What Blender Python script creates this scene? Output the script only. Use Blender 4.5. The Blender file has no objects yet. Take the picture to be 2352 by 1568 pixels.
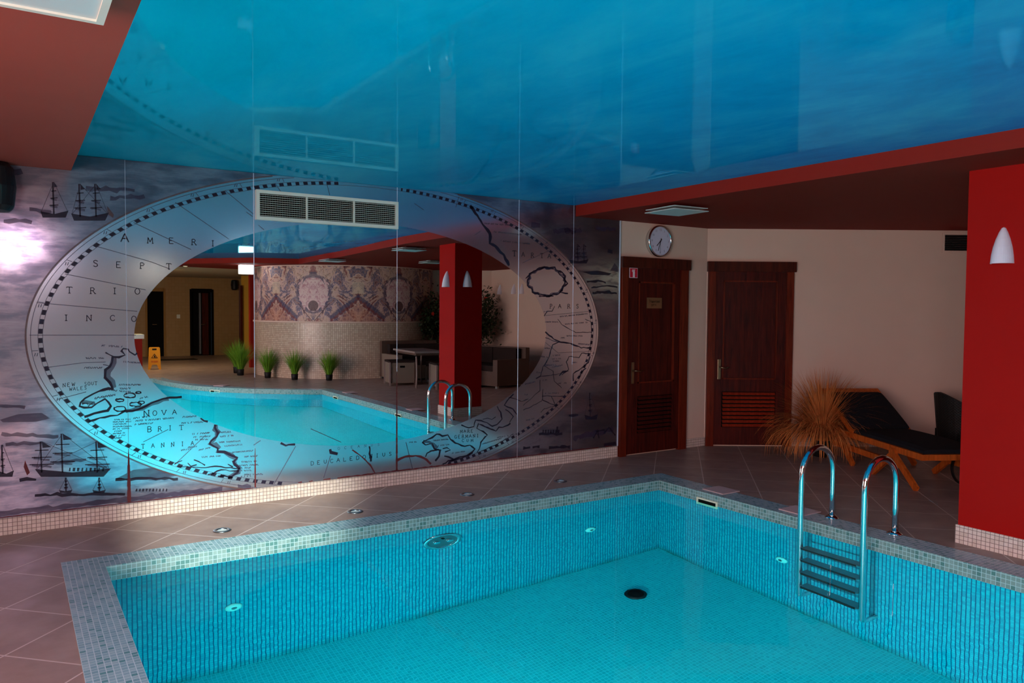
import bpy, bmesh, math, random
from math import pi, sin, cos, radians, sqrt, atan2
from mathutils import Vector, Matrix
from mathutils.geometry import tessellate_polygon

random.seed(7)
C = bpy.context.scene.collection
sc = bpy.context.scene

# ------------------------------------------------------------------ camera
F_PX, YAW, PITCH, ROLL, CAM_D, CAM_H = 1772.34, 0.578167, -0.0413458, 0.0078, 6.19756, 1.55
_f = Vector((sin(YAW)*cos(PITCH), cos(YAW)*cos(PITCH), sin(PITCH)))
_r0 = Vector((cos(YAW), -sin(YAW), 0)); _u0 = _r0.cross(_f)
_r = _r0*cos(ROLL) + _u0*sin(ROLL); _u = -_r0*sin(ROLL) + _u0*cos(ROLL)
cam_d = bpy.data.cameras.new('camera'); cam = bpy.data.objects.new('camera', cam_d); C.objects.link(cam)
cam_d.sensor_width = 36; cam_d.lens = F_PX/2352*36; cam_d.clip_start = .05; cam_d.clip_end = 200
cam.matrix_world = Matrix(((_r.x, _u.x, -_f.x, 0), (_r.y, _u.y, -_f.y, -CAM_D), (_r.z, _u.z, -_f.z, CAM_H), (0, 0, 0, 1)))
sc.camera = cam

# ------------------------------------------------------------------ world, colour management, cycles
w = bpy.data.worlds.new('world'); sc.world = w; w.use_nodes = True
w.node_tree.nodes['Background'].inputs[0].default_value = (0.02, 0.03, 0.04, 1)
w.node_tree.nodes['Background'].inputs[1].default_value = 1.0
vs = sc.view_settings; vs.view_transform = 'Standard'; vs.look = 'None'; vs.gamma = 1; vs.use_curve_mapping = False
vs.exposure = 0.0
sc.cycles.max_bounces = 10; sc.cycles.diffuse_bounces = 4; sc.cycles.glossy_bounces = 6
sc.cycles.transmission_bounces = 8; sc.cycles.transparent_max_bounces = 12
sc.cycles.sample_clamp_indirect = 4.0; sc.cycles.use_denoising = True; sc.cycles.use_adaptive_sampling = True; sc.cycles.adaptive_threshold = .015
sc.cycles.caustics_reflective = True; sc.cycles.caustics_refractive = True

# ------------------------------------------------------------------ lamps of the place, and added ones
def area_light(name, loc, target, sx, sy, power, col, shape='RECTANGLE', spread=pi):
    d = bpy.data.lights.new(name, 'AREA'); d.shape = shape; d.size = sx; d.size_y = sy; d.energy = power; d.color = col
    d.spread = spread
    o = bpy.data.objects.new(name, d); C.objects.link(o); o.location = loc
    o.rotation_euler = (Vector(target)-Vector(loc)).to_track_quat('-Z', 'Y').to_euler()
    return o
# underwater pool lamps: west side and the curved side
UW = (0.20, 0.93, 0.98)
for (x, y, tx, ty, p) in ((.50, -3.9, 2.1, -3.7, 175), (.50, -6.6, 2.2, -6.2, 170), (.50, -9.4, 2.2, -9.2, 130)):
    area_light('pool_light_beam', (x, y, -.8), (tx, ty, -1.77), .30, .30, p, UW, 'DISK')
# lit square ceiling lamps over the west deck
area_light('ceiling_lamp_beam', (.07, -5.75, 2.40), (.07, -5.75, 0), .5, .5, 60, (1.0, .70, 1.0))
area_light('ceiling_lamp_beam', (.0, -9.8, 2.40), (.0, -9.8, 0), .5, .5, 30, (1.0, .82, .78))
# added warm corridor lamp, out of view, to brighten the corridor
area_light('added_corridor_beam', (3.0, -14.6, 2.44), (3.4, -15.4, 0), .6, .6, 62, (1.0, .72, .38))
# fill light from the added west window
area_light('added_window_fill', (-2.5, -6.4, 1.5), (5, -6.4, 1.2), 4.2, 1.7, 270, (1.0, .72, .70))
# added, unseen spot on the west soffit that makes the bright deck patch
sd = bpy.data.lights.new('added_deck_spot_beam', 'SPOT'); sd.energy = 1550; sd.color = (.90, 1.0, .92); sd.spot_size = radians(23); sd.spot_blend = .75; sd.shadow_soft_size = .04
so = bpy.data.objects.new('added_deck_spot_beam', sd); C.objects.link(so); so.location = (.17, -4.30, 2.33)
so.rotation_euler = (Vector((1.45, -.42, 0))-so.location).to_track_quat('-Z', 'Y').to_euler()

# ------------------------------------------------------------------ node helpers
def lin(c):
    return tuple((x/12.92 if x <= .04045 else ((x+.055)/1.055)**2.4) for x in c)
def rgb(r, g, b): return lin((r/255, g/255, b/255)) + (1,)
class NT:
    def __init__(s, name):
        s.m = bpy.data.materials.new(name); s.m.use_nodes = True; s.t = s.m.node_tree; s.t.nodes.clear()
        s.out = s.t.nodes.new('ShaderNodeOutputMaterial')
    def n(s, typ, **kw):
        x = s.t.nodes.new('ShaderNode'+typ)
        for k, v in kw.items():
            if k.startswith('_'): setattr(x, k[1:], v)
        return x
    def put(s, sock, v):
        if hasattr(v, 'is_linked') or isinstance(v, bpy.types.NodeSocket): s.t.links.new(v, sock)
        else:
            try: sock.default_value = v
            except Exception: sock.default_value = tuple(v)[:3]
    def math(s, op, a, b=None, c=None, clamp=False):
        x = s.t.nodes.new('ShaderNodeMath'); x.operation = op; x.use_clamp = clamp
        s.put(x.inputs[0], a)
        if b is not None: s.put(x.inputs[1], b)
        if c is not None: s.put(x.inputs[2], c)
        return x.outputs[0]
    def vmath(s, op, a, b=None):
        x = s.t.nodes.new('ShaderNodeVectorMath'); x.operation = op; s.put(x.inputs[0], a)
        if b is not None: s.put(x.inputs[1], b)
        return x.outputs[0]
    def sep(s, v):
        x = s.t.nodes.new('ShaderNodeSeparateXYZ'); s.put(x.inputs[0], v); return x.outputs
    def comb(s, a, b, c=0.0):
        x = s.t.nodes.new('ShaderNodeCombineXYZ'); s.put(x.inputs[0], a); s.put(x.inputs[1], b); s.put(x.inputs[2], c); return x.outputs[0]
    def mix(s, f, a, b):
        x = s.t.nodes.new('ShaderNodeMix'); x.data_type = 'RGBA'; s.put(x.inputs[0], f); s.put(x.inputs[6], a); s.put(x.inputs[7], b); return x.outputs[2]
    def noise(s, v, scale, detail=3, rough=.5, dist=0):
        x = s.t.nodes.new('ShaderNodeTexNoise'); s.put(x.inputs['Vector'], v); x.inputs['Scale'].default_value = scale
        x.inputs['Detail'].default_value = detail; x.inputs['Roughness'].default_value = rough; x.inputs['Distortion'].default_value = dist
        return x.outputs[0]
    def ramp(s, f, stops):
        x = s.t.nodes.new('ShaderNodeValToRGB'); s.put(x.inputs[0], f); e = x.color_ramp.elements
        while len(e) < len(stops): e.new(.5)
        for i, (p, c) in enumerate(stops): e[i].position = p; e[i].color = c
        return x.outputs[0]
    def uv(s):
        x = s.t.nodes.new('ShaderNodeUVMap'); x.uv_map = 'm'; return x.outputs[0]
    def pos(s): return s.t.nodes.new('ShaderNodeNewGeometry').outputs['Position']
    def obj(s): return s.t.nodes.new('ShaderNodeTexCoord').outputs['Object']
    def bump(s, h, strength=.3, dist=.01):
        x = s.t.nodes.new('ShaderNodeBump'); s.put(x.inputs['Height'], h); x.inputs['Strength'].default_value = strength; x.inputs['Distance'].default_value = dist
        return x.outputs[0]
    def bsdf(s, col, rough=.6, spec=.5, metal=0, normal=None, coat=0, emis=None, estr=0):
        x = s.t.nodes.new('ShaderNodeBsdfPrincipled'); s.put(x.inputs['Base Color'], col); s.put(x.inputs['Roughness'], rough)
        s.put(x.inputs['Specular IOR Level'], spec); s.put(x.inputs['Metallic'], metal)
        if normal is not None: s.put(x.inputs['Normal'], normal)
        if coat: x.inputs['Coat Weight'].default_value = coat; x.inputs['Coat Roughness'].default_value = .03
        if emis is not None: s.put(x.inputs['Emission Color'], emis); x.inputs['Emission Strength'].default_value = estr
        return x.outputs[0]
    def shader(s, typ, **kw):
        x = s.t.nodes.new('ShaderNodeBsdf'+typ)
        for k, v in kw.items(): s.put(x.inputs[k], v)
        return x.outputs[0]
    def mixs(s, f, a, b):
        x = s.t.nodes.new('ShaderNodeMixShader'); s.put(x.inputs[0], f); s.t.links.new(a, x.inputs[1]); s.t.links.new(b, x.inputs[2]); return x.outputs[0]
    def done(s, sh): s.t.links.new(sh, s.out.inputs[0]); return s.m

def plain(name, col, rough=.6, spec=.4, metal=0, var=.12, nscale=6, coat=0, bump=0):
    N = NT(name); n = N.noise(N.obj(), nscale, 4)
    c2 = tuple(x*(1-var) for x in col[:3])+(1,); c1 = tuple(min(1, x*(1+var)) for x in col[:3])+(1,)
    nm = N.bump(N.noise(N.obj(), nscale*20, 2), bump, .002) if bump else None
    return N.done(N.bsdf(N.mix(n, c2, c1), rough, spec, metal, nm, coat))

def mosaic(name, size, c_list, grout, gw=.07, rough=.3, spec=.5, bumps=.4, var=.0, gw_y=None, huge=None, grime=None):
    """square glass mosaic: tile colours picked at random from c_list"""
    N = NT(name); u = N.uv(); s = N.sep(u)
    fx = N.math('DIVIDE', s[0], size); fy = N.math('DIVIDE', s[1], size)
    rx = N.math('FRACT', fx); ry = N.math('FRACT', fy)
    ex = N.math('MINIMUM', rx, N.math('SUBTRACT', 1.0, rx)); ey = N.math('MINIMUM', ry, N.math('SUBTRACT', 1.0, ry))
    gx = N.math('LESS_THAN', ex, gw); gy = N.math('LESS_THAN', ey, gw if gw_y is None else gw_y)
    g = N.math('MAXIMUM', gx, gy)
    wn = N.n('TexWhiteNoise'); wn.noise_dimensions = '2D'
    N.put(wn.inputs['Vector'], N.comb(N.math('FLOOR', fx), N.math('FLOOR', fy)))
    st = [(i/len(c_list), c) for i, c in enumerate(c_list)]
    cr = N.t.nodes.new('ShaderNodeValToRGB'); cr.color_ramp.interpolation = 'CONSTANT'; N.put(cr.inputs[0], wn.outputs['Value'])
    e = cr.color_ramp.elements
    while len(e) < len(st): e.new(.5)
    for i, (p, c) in enumerate(st): e[i].position = p; e[i].color = c
    col = cr.outputs[0]
    if huge: col = N.mix(N.math('MULTIPLY', N.noise(u, .9, 3), huge), col, tuple(x*.55 for x in c_list[0][:3])+(1,))
    col = N.mix(g, col, grout)
    if grime is not None:      # green-brown deposit along the foot of the wall
        zz = N.sep(N.pos())[2]; k = N.math('SUBTRACT', 1.0, N.math('MULTIPLY', N.math('SUBTRACT', zz, grime), 11.0), None, True)
        col = N.mix(N.math('MULTIPLY', k, N.math('MULTIPLY_ADD', N.noise(u, 2.5, 4), 1.6, -.25, True)), col, rgb(0, 84, 74))
    nm = N.bump(N.math('SUBTRACT', 1.0, g), bumps, .0015)
    return N.done(N.bsdf(col, rough, spec, 0, nm))

# ------------------------------------------------------------------ materials
M = {}
M['plaster'] = plain('cream_plaster', rgb(214, 184, 166), .85, .1, var=.05, nscale=3, bump=.05)
M['red'] = plain('terracotta_red_paint', rgb(154, 12, 8), .8, .10, var=.06, nscale=3, bump=.05)
M['redsoffit'] = plain('terracotta_red_soffit_shaded', rgb(132, 30, 20), .7, .12, var=.06, nscale=3)  # shaded copy of the soffit red, its dimmer side put into the colour
M['litsoffit'] = plain('terracotta_red_soffit_lit', rgb(168, 74, 62), .7, .12, var=.06, nscale=3)  # lit copy of the soffit red, stronger light put into the colour
M['corr_ceiling'] = plain('cream_ceiling_paint', rgb(190, 180, 150), .8, .2, var=.04)
M['yellow'] = plain('yellow_paint', rgb(190, 145, 50), .7, .2, var=.05)
M['tancasing'] = plain('tan_casing_paint', rgb(150, 112, 60), .7, .2, var=.05)
M['table'] = plain('grey_brown_table_edge', rgb(138, 122, 116), .5, .3, var=.06)
M['darkopen'] = plain('dark_door_paint', rgb(8, 5, 5), .7, .1)
M['white'] = plain('white_enamel', rgb(214, 216, 200), .4, .4, var=.03)
M['fin'] = plain('grey_green_duct_fin', rgb(92, 96, 84), .6, .2, var=.03)
M['black'] = plain('black_plastic', rgb(14, 15, 18), .45, .4)
M['vent_dark'] = plain('dark_duct', rgb(12, 12, 11), .9, .1)
M['steel'] = plain('polished_stainless_steel', (.72, .76, .78, 1), .10, .5, 1, var=.03)
M['steel_dull'] = plain('brushed_stainless_steel', (.30, .34, .36, 1), .32, .5, 1, var=.06)
M['brass'] = plain('aged_brass', (.30, .21, .12, 1), .35, .5, 1)
M['cushion'] = plain('charcoal_fabric', rgb(27, 27, 31), .95, .1, var=.15, nscale=60, bump=.3)
M['sofacushion'] = plain('dark_brown_fabric', rgb(46, 36, 34), .95, .1, var=.15, nscale=60, bump=.3)
M['teak'] = None
M['lampglass'] = plain('frosted_lamp_glass', rgb(196, 208, 206), .35, .5, var=.02)
M['sconce'] = plain('matte_white_plaster_shade', rgb(222, 214, 222), .6, .3, var=.03)
M['green'] = plain('green_grass_blade', rgb(104, 152, 36), .6, .3, var=.35, nscale=9)
M['dry'] = plain('dried_grass_blade', rgb(204, 122, 62), .8, .2, var=.35, nscale=9)
M['leaf'] = plain('dark_green_leaf', rgb(36, 50, 24), .5, .4, var=.35, nscale=9)
M['flower'] = plain('red_flower', rgb(200, 40, 20), .6, .3)
M['pot'] = plain('black_pot', rgb(16, 16, 16), .6, .3)
M['signyellow'] = plain('yellow_sign_plastic', rgb(250, 165, 12), .45, .4, var=.04)
M['signblack'] = plain('black_sign_print', rgb(25, 20, 8), .6, .3)
M['signred'] = plain('red_sign_print', rgb(205, 60, 10), .6, .3)
M['firered'] = plain('red_safety_sign', rgb(190, 20, 45), .5, .3, var=.04)
M['signwhite'] = plain('white_sign_print', rgb(225, 215, 220), .5, .3, var=.02)
M['clockface'] = plain('pale_clock_face', rgb(200, 200, 220), .35, .5, var=.02)
M['clockink'] = plain('grey_clock_print', rgb(100, 98, 112), .5, .3)
M['clockhand'] = plain('dark_clock_hand', rgb(30, 26, 34), .4, .4)
M['skimmer'] = plain('cream_skimmer_plastic', rgb(225, 215, 185), .4, .4, var=.03)
M['nozzle'] = plain('pale_nozzle_plastic', rgb(130, 235, 225), .4, .4, var=.03)
M['plaque'] = plain('pale_pink_plaque', rgb(196, 170, 168), .4, .4, var=.08, nscale=30)
M['bark'] = plain('brown_bark', rgb(70, 48, 34), .8, .2, var=.3, nscale=20)

def wood(name, c1, c2, rough=.35):
    N = NT(name); p = N.obj(); s = N.sep(p)
    v = N.comb(N.math('MULTIPLY', s[0], 9), N.math('MULTIPLY', s[1], 9), N.math('MULTIPLY', s[2], .7))
    n = N.noise(v, 4, 5, .6, .6)
    return N.done(N.bsdf(N.ramp(n, [(.3, c1), (.7, c2)]), rough, .15, 0, None))
M['door'] = wood('dark_mahogany', rgb(40, 10, 8), rgb(84, 22, 14), .55)
M['jamb'] = wood('red_brown_mahogany', rgb(72, 22, 12), rgb(114, 38, 20))
M['louver'] = wood('red_mahogany_louver', rgb(112, 30, 14), rgb(150, 48, 26), .5)
M['head'] = wood('deep_mahogany', rgb(44, 16, 12), rgb(84, 30, 20))
M['teak'] = wood('orange_teak', rgb(140, 60, 16), rgb(205, 100, 36), .5)

def weave_mat(name, ca, cb):
    N = NT(name); u = N.uv(); s = N.sep(u)
    a = N.math('SINE', N.math('MULTIPLY', s[0], 170)); b = N.math('SINE', N.math('MULTIPLY', s[1], 190))
    f = N.math('MULTIPLY_ADD', N.math('MULTIPLY', a, b), .5, .5)
    return N.done(N.bsdf(N.mix(f, ca, cb), .6, .3, 0, N.bump(f, .5, .004)))
M['weave'] = weave_mat('grey_brown_rattan', rgb(88, 76, 66), rgb(150, 134, 118))
M['weave_dark'] = weave_mat('dark_rattan', rgb(10, 10, 9), rgb(34, 32, 30))
M['weave_mid'] = weave_mat('brown_rattan', rgb(60, 44, 38), rgb(104, 82, 70))

def emit(name, col, s):
    N = NT(name); return N.done(N.bsdf(col, .4, .4, 0, None, 0, col, s))
M['lit'] = emit('lit_lamp_glass', (1, .86, .93, 1), 70)
M['litbox'] = emit('lit_light_box', (1, .95, .98, 1), 9)
M['litdown'] = emit('lit_downlight', (1, .9, .7, 1), 12)
M['uwglass'] = emit('lit_pool_lamp_glass', (.6, .95, 1, 1), 6)
M['windowfill'] = emit('added_window_glow', (1, .84, .86, 1), 2.2)

# mosaics
M['coping'] = mosaic('blue_grey_glass_mosaic', .0275, [rgb(132, 168, 172), rgb(112, 152, 158), rgb(140, 172, 176), rgb(122, 160, 166), rgb(84, 134, 136), rgb(128, 164, 170), rgb(118, 156, 160)],
                     rgb(176, 200, 204), .07, .25, .5)
M['coping_front'] = mosaic('grey_green_glass_mosaic', .0275, [rgb(120, 140, 132), rgb(104, 128, 122), rgb(126, 146, 140), rgb(84, 118, 112), rgb(116, 138, 130)],
                     rgb(160, 186, 186), .06, .25, .5)
M['pooltile'] = mosaic('cyan_pool_mosaic', .0275, [rgb(2, 172, 188), rgb(0, 162, 182), rgb(6, 180, 194), rgb(0, 152, 174), rgb(0, 168, 186)],
                     rgb(0, 84, 116), .13, .35, .3, .2, gw_y=.035, huge=.35, grime=-1.77)
M['poolfloor'] = mosaic('cyan_pool_floor_mosaic', .0275, [rgb(6, 202, 212), rgb(2, 197, 208), rgb(10, 208, 216), rgb(0, 192, 204)],
                     rgb(44, 208, 218), .08, .4, .3, .2, huge=.7)
M['skirt'] = mosaic('cream_skirting_mosaic', .0275, [rgb(212, 196, 182), rgb(204, 188, 174), rgb(216, 200, 188)], rgb(120, 100, 92), .06, .35, .4)
M['drumtile'] = mosaic('beige_wall_mosaic', .042, [rgb(206, 184, 160), rgb(198, 174, 150), rgb(210, 190, 166), rgb(192, 168, 146)], rgb(140, 116, 100), .08, .3, .5)
M['corrtile'] = mosaic('tan_corridor_tiles', .10, [rgb(164, 132, 86), rgb(162, 130, 84), rgb(166, 134, 88)], rgb(146, 116, 74), .02, .2, .6)

# deck floor: large diagonal tiles
def deck():
    N = NT('brown_stone_deck_tiles'); s = N.sep(N.pos()); L = .4525
    X = N.math('SUBTRACT', s[0], 1.24); Y = N.math('ADD', s[1], .24)
    a = N.math('DIVIDE', N.math('MULTIPLY', N.math('ADD', X, Y), .70711), L)
    b = N.math('DIVIDE', N.math('MULTIPLY', N.math('SUBTRACT', X, Y), .70711), L)
    ra = N.math('FRACT', a); rb = N.math('FRACT', b)
    ea = N.math('MINIMUM', ra, N.math('SUBTRACT', 1., ra)); eb = N.math('MINIMUM', rb, N.math('SUBTRACT', 1., rb))
    g = N.math('LESS_THAN', N.math('MINIMUM', ea, eb), .0095)
    wn = N.n('TexWhiteNoise'); wn.noise_dimensions = '2D'; N.put(wn.inputs['Vector'], N.comb(N.math('FLOOR', a), N.math('FLOOR', b)))
    c = N.ramp(N.noise(N.pos(), 3.5, 6, .65), [(.3, rgb(132, 108, 98)), (.7, rgb(160, 134, 122))])
    c = N.mix(N.math('MULTIPLY', wn.outputs['Value'], .3), c, rgb(124, 102, 94))
    c = N.mix(g, c, rgb(196, 178, 170))
    nm = N.bump(N.math('ADD', N.math('MULTIPLY', N.noise(N.pos(), 30, 3), .4), N.math('SUBTRACT', 1., g)), .15, .003)
    return N.done(N.bsdf(c, N.math('MULTIPLY_ADD', N.noise(N.pos(), 8, 3), .2, .30), .5, 0, nm))
M['deck'] = deck()

# glossy blue stretch ceiling with a printed sky/sea
def stretch():
    N = NT('glossy_blue_stretch_ceiling'); p = N.pos(); s = N.sep(p)
    v = N.comb(N.math('MULTIPLY', s[0], 1.0), N.math('MULTIPLY', s[1], .45), 0.)
    n = N.noise(v, 1.3, 7, .62, .8); n2 = N.noise(v, 6, 6, .7, .4)
    c = N.ramp(N.math('MULTIPLY_ADD', n2, .25, N.math('MULTIPLY', n, .8)), [(.28, rgb(0, 112, 184)), (.5, rgb(0, 150, 216)), (.75, rgb(50, 184, 230))])
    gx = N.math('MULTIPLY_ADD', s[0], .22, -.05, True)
    c = N.mix(gx, N.mix(.6, c, rgb(0, 190, 190)), c)  # turquoise pool glow at the west end, put into the colour
    d = N.shader('Diffuse', Color=c)
    lw = N.t.nodes.new('ShaderNodeFresnel'); lw.inputs[0].default_value = 1.30
    gl = N.shader('Glossy', Color=(.25, .80, .95, 1), Roughness=.03)
    return N.done(N.mixs(N.math('MULTIPLY', lw.outputs[0], 1.0), d, gl))
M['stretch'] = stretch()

# water
def water():
    N = NT('clear_pool_water')
    n = N.noise(N.pos(), 3.2, 3, .5, .3); n2 = N.noise(N.pos(), .9, 2)
    nm = N.bump(N.math('ADD', N.math('MULTIPLY', n, .4), n2), .30, .011)
    rf = N.shader('Refraction', Color=(.90, 1, 1, 1), Roughness=0.0, IOR=1.333, Normal=nm)
    gl = N.shader('Glossy', Color=(.9, 1, 1, 1), Roughness=0.0, Normal=nm)
    fr = N.t.nodes.new('ShaderNodeFresnel'); fr.inputs[0].default_value = 1.333; N.put(fr.inputs['Normal'], nm)
    return N.done(N.mixs(N.math('MULTIPLY', fr.outputs[0], .30), rf, gl))
M['water'] = water()

# printed mirror: bare glass inside the oval, translucent print around it
OX, OZ = 2.60, 1.33
A_OUT, B_OUT, A_DASH, B_DASH, A_IN, B_IN = 2.505, 1.335, 2.42, 1.262, 1.838, .945
def mirror_mat():
    N = NT('printed_mirror_glass'); p = N.pos(); s = N.sep(p)
    dx = N.math('SUBTRACT', s[0], OX); dz = N.math('SUBTRACT', s[2], OZ)
    def E(a, b):
        return N.math('ADD', N.math('POWER', N.math('ABSOLUTE', N.math('DIVIDE', dx, a)), 2.), N.math('POWER', N.math('ABSOLUTE', N.math('DIVIDE', dz, b)), 2.))
    ein = N.math('GREATER_THAN', E(A_IN, B_IN), 1.0)
    eout = N.math('GREATER_THAN', E(A_OUT, B_OUT), 1.0)
    # engraving: horizontal sweeps of cloud and sea
    v = N.comb(N.math('MULTIPLY', s[0], 1.2), N.math('MULTIPLY', s[2], 4.2), 0.)
    n1 = N.noise(v, 1.6, 6, .62, .6); n2 = N.noise(v, 7, 5, .7, .5)
    v3 = N.comb(N.math('MULTIPLY', s[0], 2.0), N.math('MULTIPLY', s[2], 60.), 0.)
    n3 = N.noise(v3, 2.5, 3, .6, .2)
    e = N.math('ADD', N.math('MULTIPLY', n1, .62), N.math('ADD', N.math('MULTIPLY', n2, .25), N.math('MULTIPLY', n3, .13)))
    eng = N.ramp(e, [(.36, rgb(38, 32, 50)), (.46, rgb(106, 92, 112)), (.55, rgb(178, 160, 172)), (.68, rgb(212, 200, 204))])
    # darker right edge: dark clouds, plus the dim reflection put into the colour
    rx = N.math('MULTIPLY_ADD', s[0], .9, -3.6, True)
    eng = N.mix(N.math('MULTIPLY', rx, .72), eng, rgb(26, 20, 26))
    # a pale band at the right edge
    bz = N.math('SUBTRACT', 1., N.math('MULTIPLY', N.math('ABSOLUTE', N.math('SUBTRACT', s[2], 1.88)), 3.6), None, True)
    bx = N.math('MULTIPLY_ADD', s[0], 2.0, -9.6, True)
    eng = N.mix(N.math('MULTIPLY', N.math('MULTIPLY', bz, bx), 1.0, None, True), eng, N.ramp(n2, [(.35, rgb(90, 110, 112)), (.55, rgb(196, 226, 212))]))
    paper = N.mix(N.noise(p, 9, 4), rgb(184, 176, 186), rgb(206, 198, 204))
    col = N.mix(eout, paper, eng)
    nfac = N.mix(eout, (.955, .955, .955, 1), (.86, .86, .86, 1))
    dif = N.shader('Diffuse', Color=col)
    rgl = N.shader('Glossy', Color=N.mix(eout, (.78, .80, .86, 1), N.mix(.04, eng, (1, 1, 1, 1))), Roughness=.14)
    mir = N.shader('Glossy', Color=(.86, .90, .88, 1), Roughness=0.0)
    wide = N.shader('Glossy', Color=(.72, .84, 1.0, 1), Roughness=.42)
    pr = N.mixs(nfac, dif, N.mixs(.12, rgl, wide))
    return N.done(N.mixs(ein, mir, pr))
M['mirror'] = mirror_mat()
M['mirror_edge'] = plain('bright_glass_edge', rgb(196, 208, 222), .25, .6, var=.02)
def ink(name, col, a):
    N = NT(name); d = N.bsdf(col, .6, .2); t = N.shader('Transparent', Color=(1, 1, 1, 1)); return N.done(N.mixs(a, t, d))
M['ink'] = ink('dark_map_ink', rgb(30, 24, 46), .86)
M['ink_soft'] = ink('soft_map_ink', rgb(60, 48, 76), .5)
M['ink_thin'] = ink('thin_map_ink', rgb(70, 60, 84), .62)
M['ink_brown'] = ink('brown_border_ink', rgb(104, 76, 70), .6)
M['rust'] = ink('peeling_mirror_silver', rgb(96, 42, 44), .9)
M['ship'] = ink('engraved_ship_ink', rgb(36, 30, 48), .78)

# mural on the round wall (u = arc metres, v = height)
def mural():
    N = NT('kaleidoscope_map_mural'); u = N.uv(); s = N.sep(u)
    P = 2*26*pi/180*2.15
    t = N.math('FRACT', N.math('DIVIDE', N.math('SUBTRACT', s[0], 0.0), P))       # 0 and 1 at a peak, .5 at a medallion
    f = N.math('MULTIPLY', N.math('MINIMUM', t, N.math('SUBTRACT', 1., t)), P)      # metres from nearest peak, up to P/2
    z = s[1]
    v = N.comb(f, N.math('MULTIPLY', z, .8), 3.7)
    n = N.noise(v, 3.2, 6, .65, 1.4); n2 = N.noise(v, 11, 6, .75, 1.3); n3 = N.noise(v, 2.2, 3, .5, .8)
    c = N.ramp(n, [(.32, rgb(74, 42, 50)), (.41, rgb(146, 88, 84)), (.46, rgb(206, 170, 148)), (.53, rgb(200, 160, 150)), (.57, rgb(84, 86, 114)), (.63, rgb(170, 132, 126)), (.70, rgb(98, 60, 66))])
    c = N.mix(N.math('MULTIPLY', N.math('GREATER_THAN', n2, .565), .6), c, rgb(58, 44, 60))
    # roof-like bands falling away from each peak
    h = N.math('ADD', z, N.math('MULTIPLY', f, .78))
    hh = N.math('ADD', h, N.math('MULTIPLY', N.math('SUBTRACT', n2, .5), .34))
    def band(c0, w_): return N.math('LESS_THAN', N.math('ABSOLUTE', N.math('SUBTRACT', hh, c0)), w_)
    near = N.math('LESS_THAN', f, .60)
    c = N.mix(N.math('MULTIPLY', N.math('MULTIPLY', band(1.82, .045), near), .8), c, rgb(60, 66, 98))
    c = N.mix(N.math('MULTIPLY', N.math('MULTIPLY', band(1.74, .035), near), .8), c, rgb(112, 34, 38))
    below = N.math('MULTIPLY', N.math('LESS_THAN', hh, 1.66), near)
    c = N.mix(N.math('MULTIPLY', below, .6), c, N.ramp(n2, [(.4, rgb(120, 52, 50)), (.55, rgb(214, 150, 120))]))
    # pale medallion fields with a dark round eye
    g = N.math('SUBTRACT', P/2, f)
    r = N.math('SQRT', N.math('ADD', N.math('POWER', N.math('DIVIDE', g, .40), 2.), N.math('POWER', N.math('ABSOLUTE', N.math('DIVIDE', N.math('SUBTRACT', z, 1.86), .42)), 2.)))
    rr = N.math('ADD', r, N.math('MULTIPLY', N.math('SUBTRACT', n, .5), 1.0))
    pale = N.ramp(n2, [(.40, rgb(178, 120, 124)), (.50, rgb(216, 178, 172)), (.7, rgb(222, 192, 180))])
    c = N.mix(N.math('LESS_THAN', rr, .9), c, pale)
    ring = N.math('LESS_THAN', N.math('ABSOLUTE', N.math('SUBTRACT', rr, .95)), .07)
    c = N.mix(N.math('MULTIPLY', ring, .75), c, rgb(74, 62, 84))
    e = N.math('SQRT', N.math('ADD', N.math('POWER', N.math('ABSOLUTE', g), 2.), N.math('POWER', N.math('ABSOLUTE', N.math('SUBTRACT', z, 1.60)), 2.)))
    eye = N.math('LESS_THAN', e, .115)
    c = N.mix(N.math('MULTIPLY', eye, N.math('MULTIPLY_ADD', n2, .8, .45)), c, rgb(72, 40, 44))
    # fine V lines under the eye
    L = N.math('ABSOLUTE', N.math('SUBTRACT', N.math('SUBTRACT', z, 1.24), N.math('MULTIPLY', g, 1.15)))
    vl = N.math('MULTIPLY', N.math('LESS_THAN', L, .010), N.math('LESS_THAN', z, 1.66))
    c = N.mix(vl, c, rgb(80, 46, 44))
    # plain pale statue column above each peak
    st = N.math('MULTIPLY', N.math('LESS_THAN', f, .13), N.math('MULTIPLY', N.math('GREATER_THAN', z, 1.87), N.math('LESS_THAN', z, 2.12)))
    c = N.mix(N.math('MULTIPLY', st, .55), c, rgb(214, 188, 160))
    return N.done(N.bsdf(c, .5, .35))
M['mural'] = mural()

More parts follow.
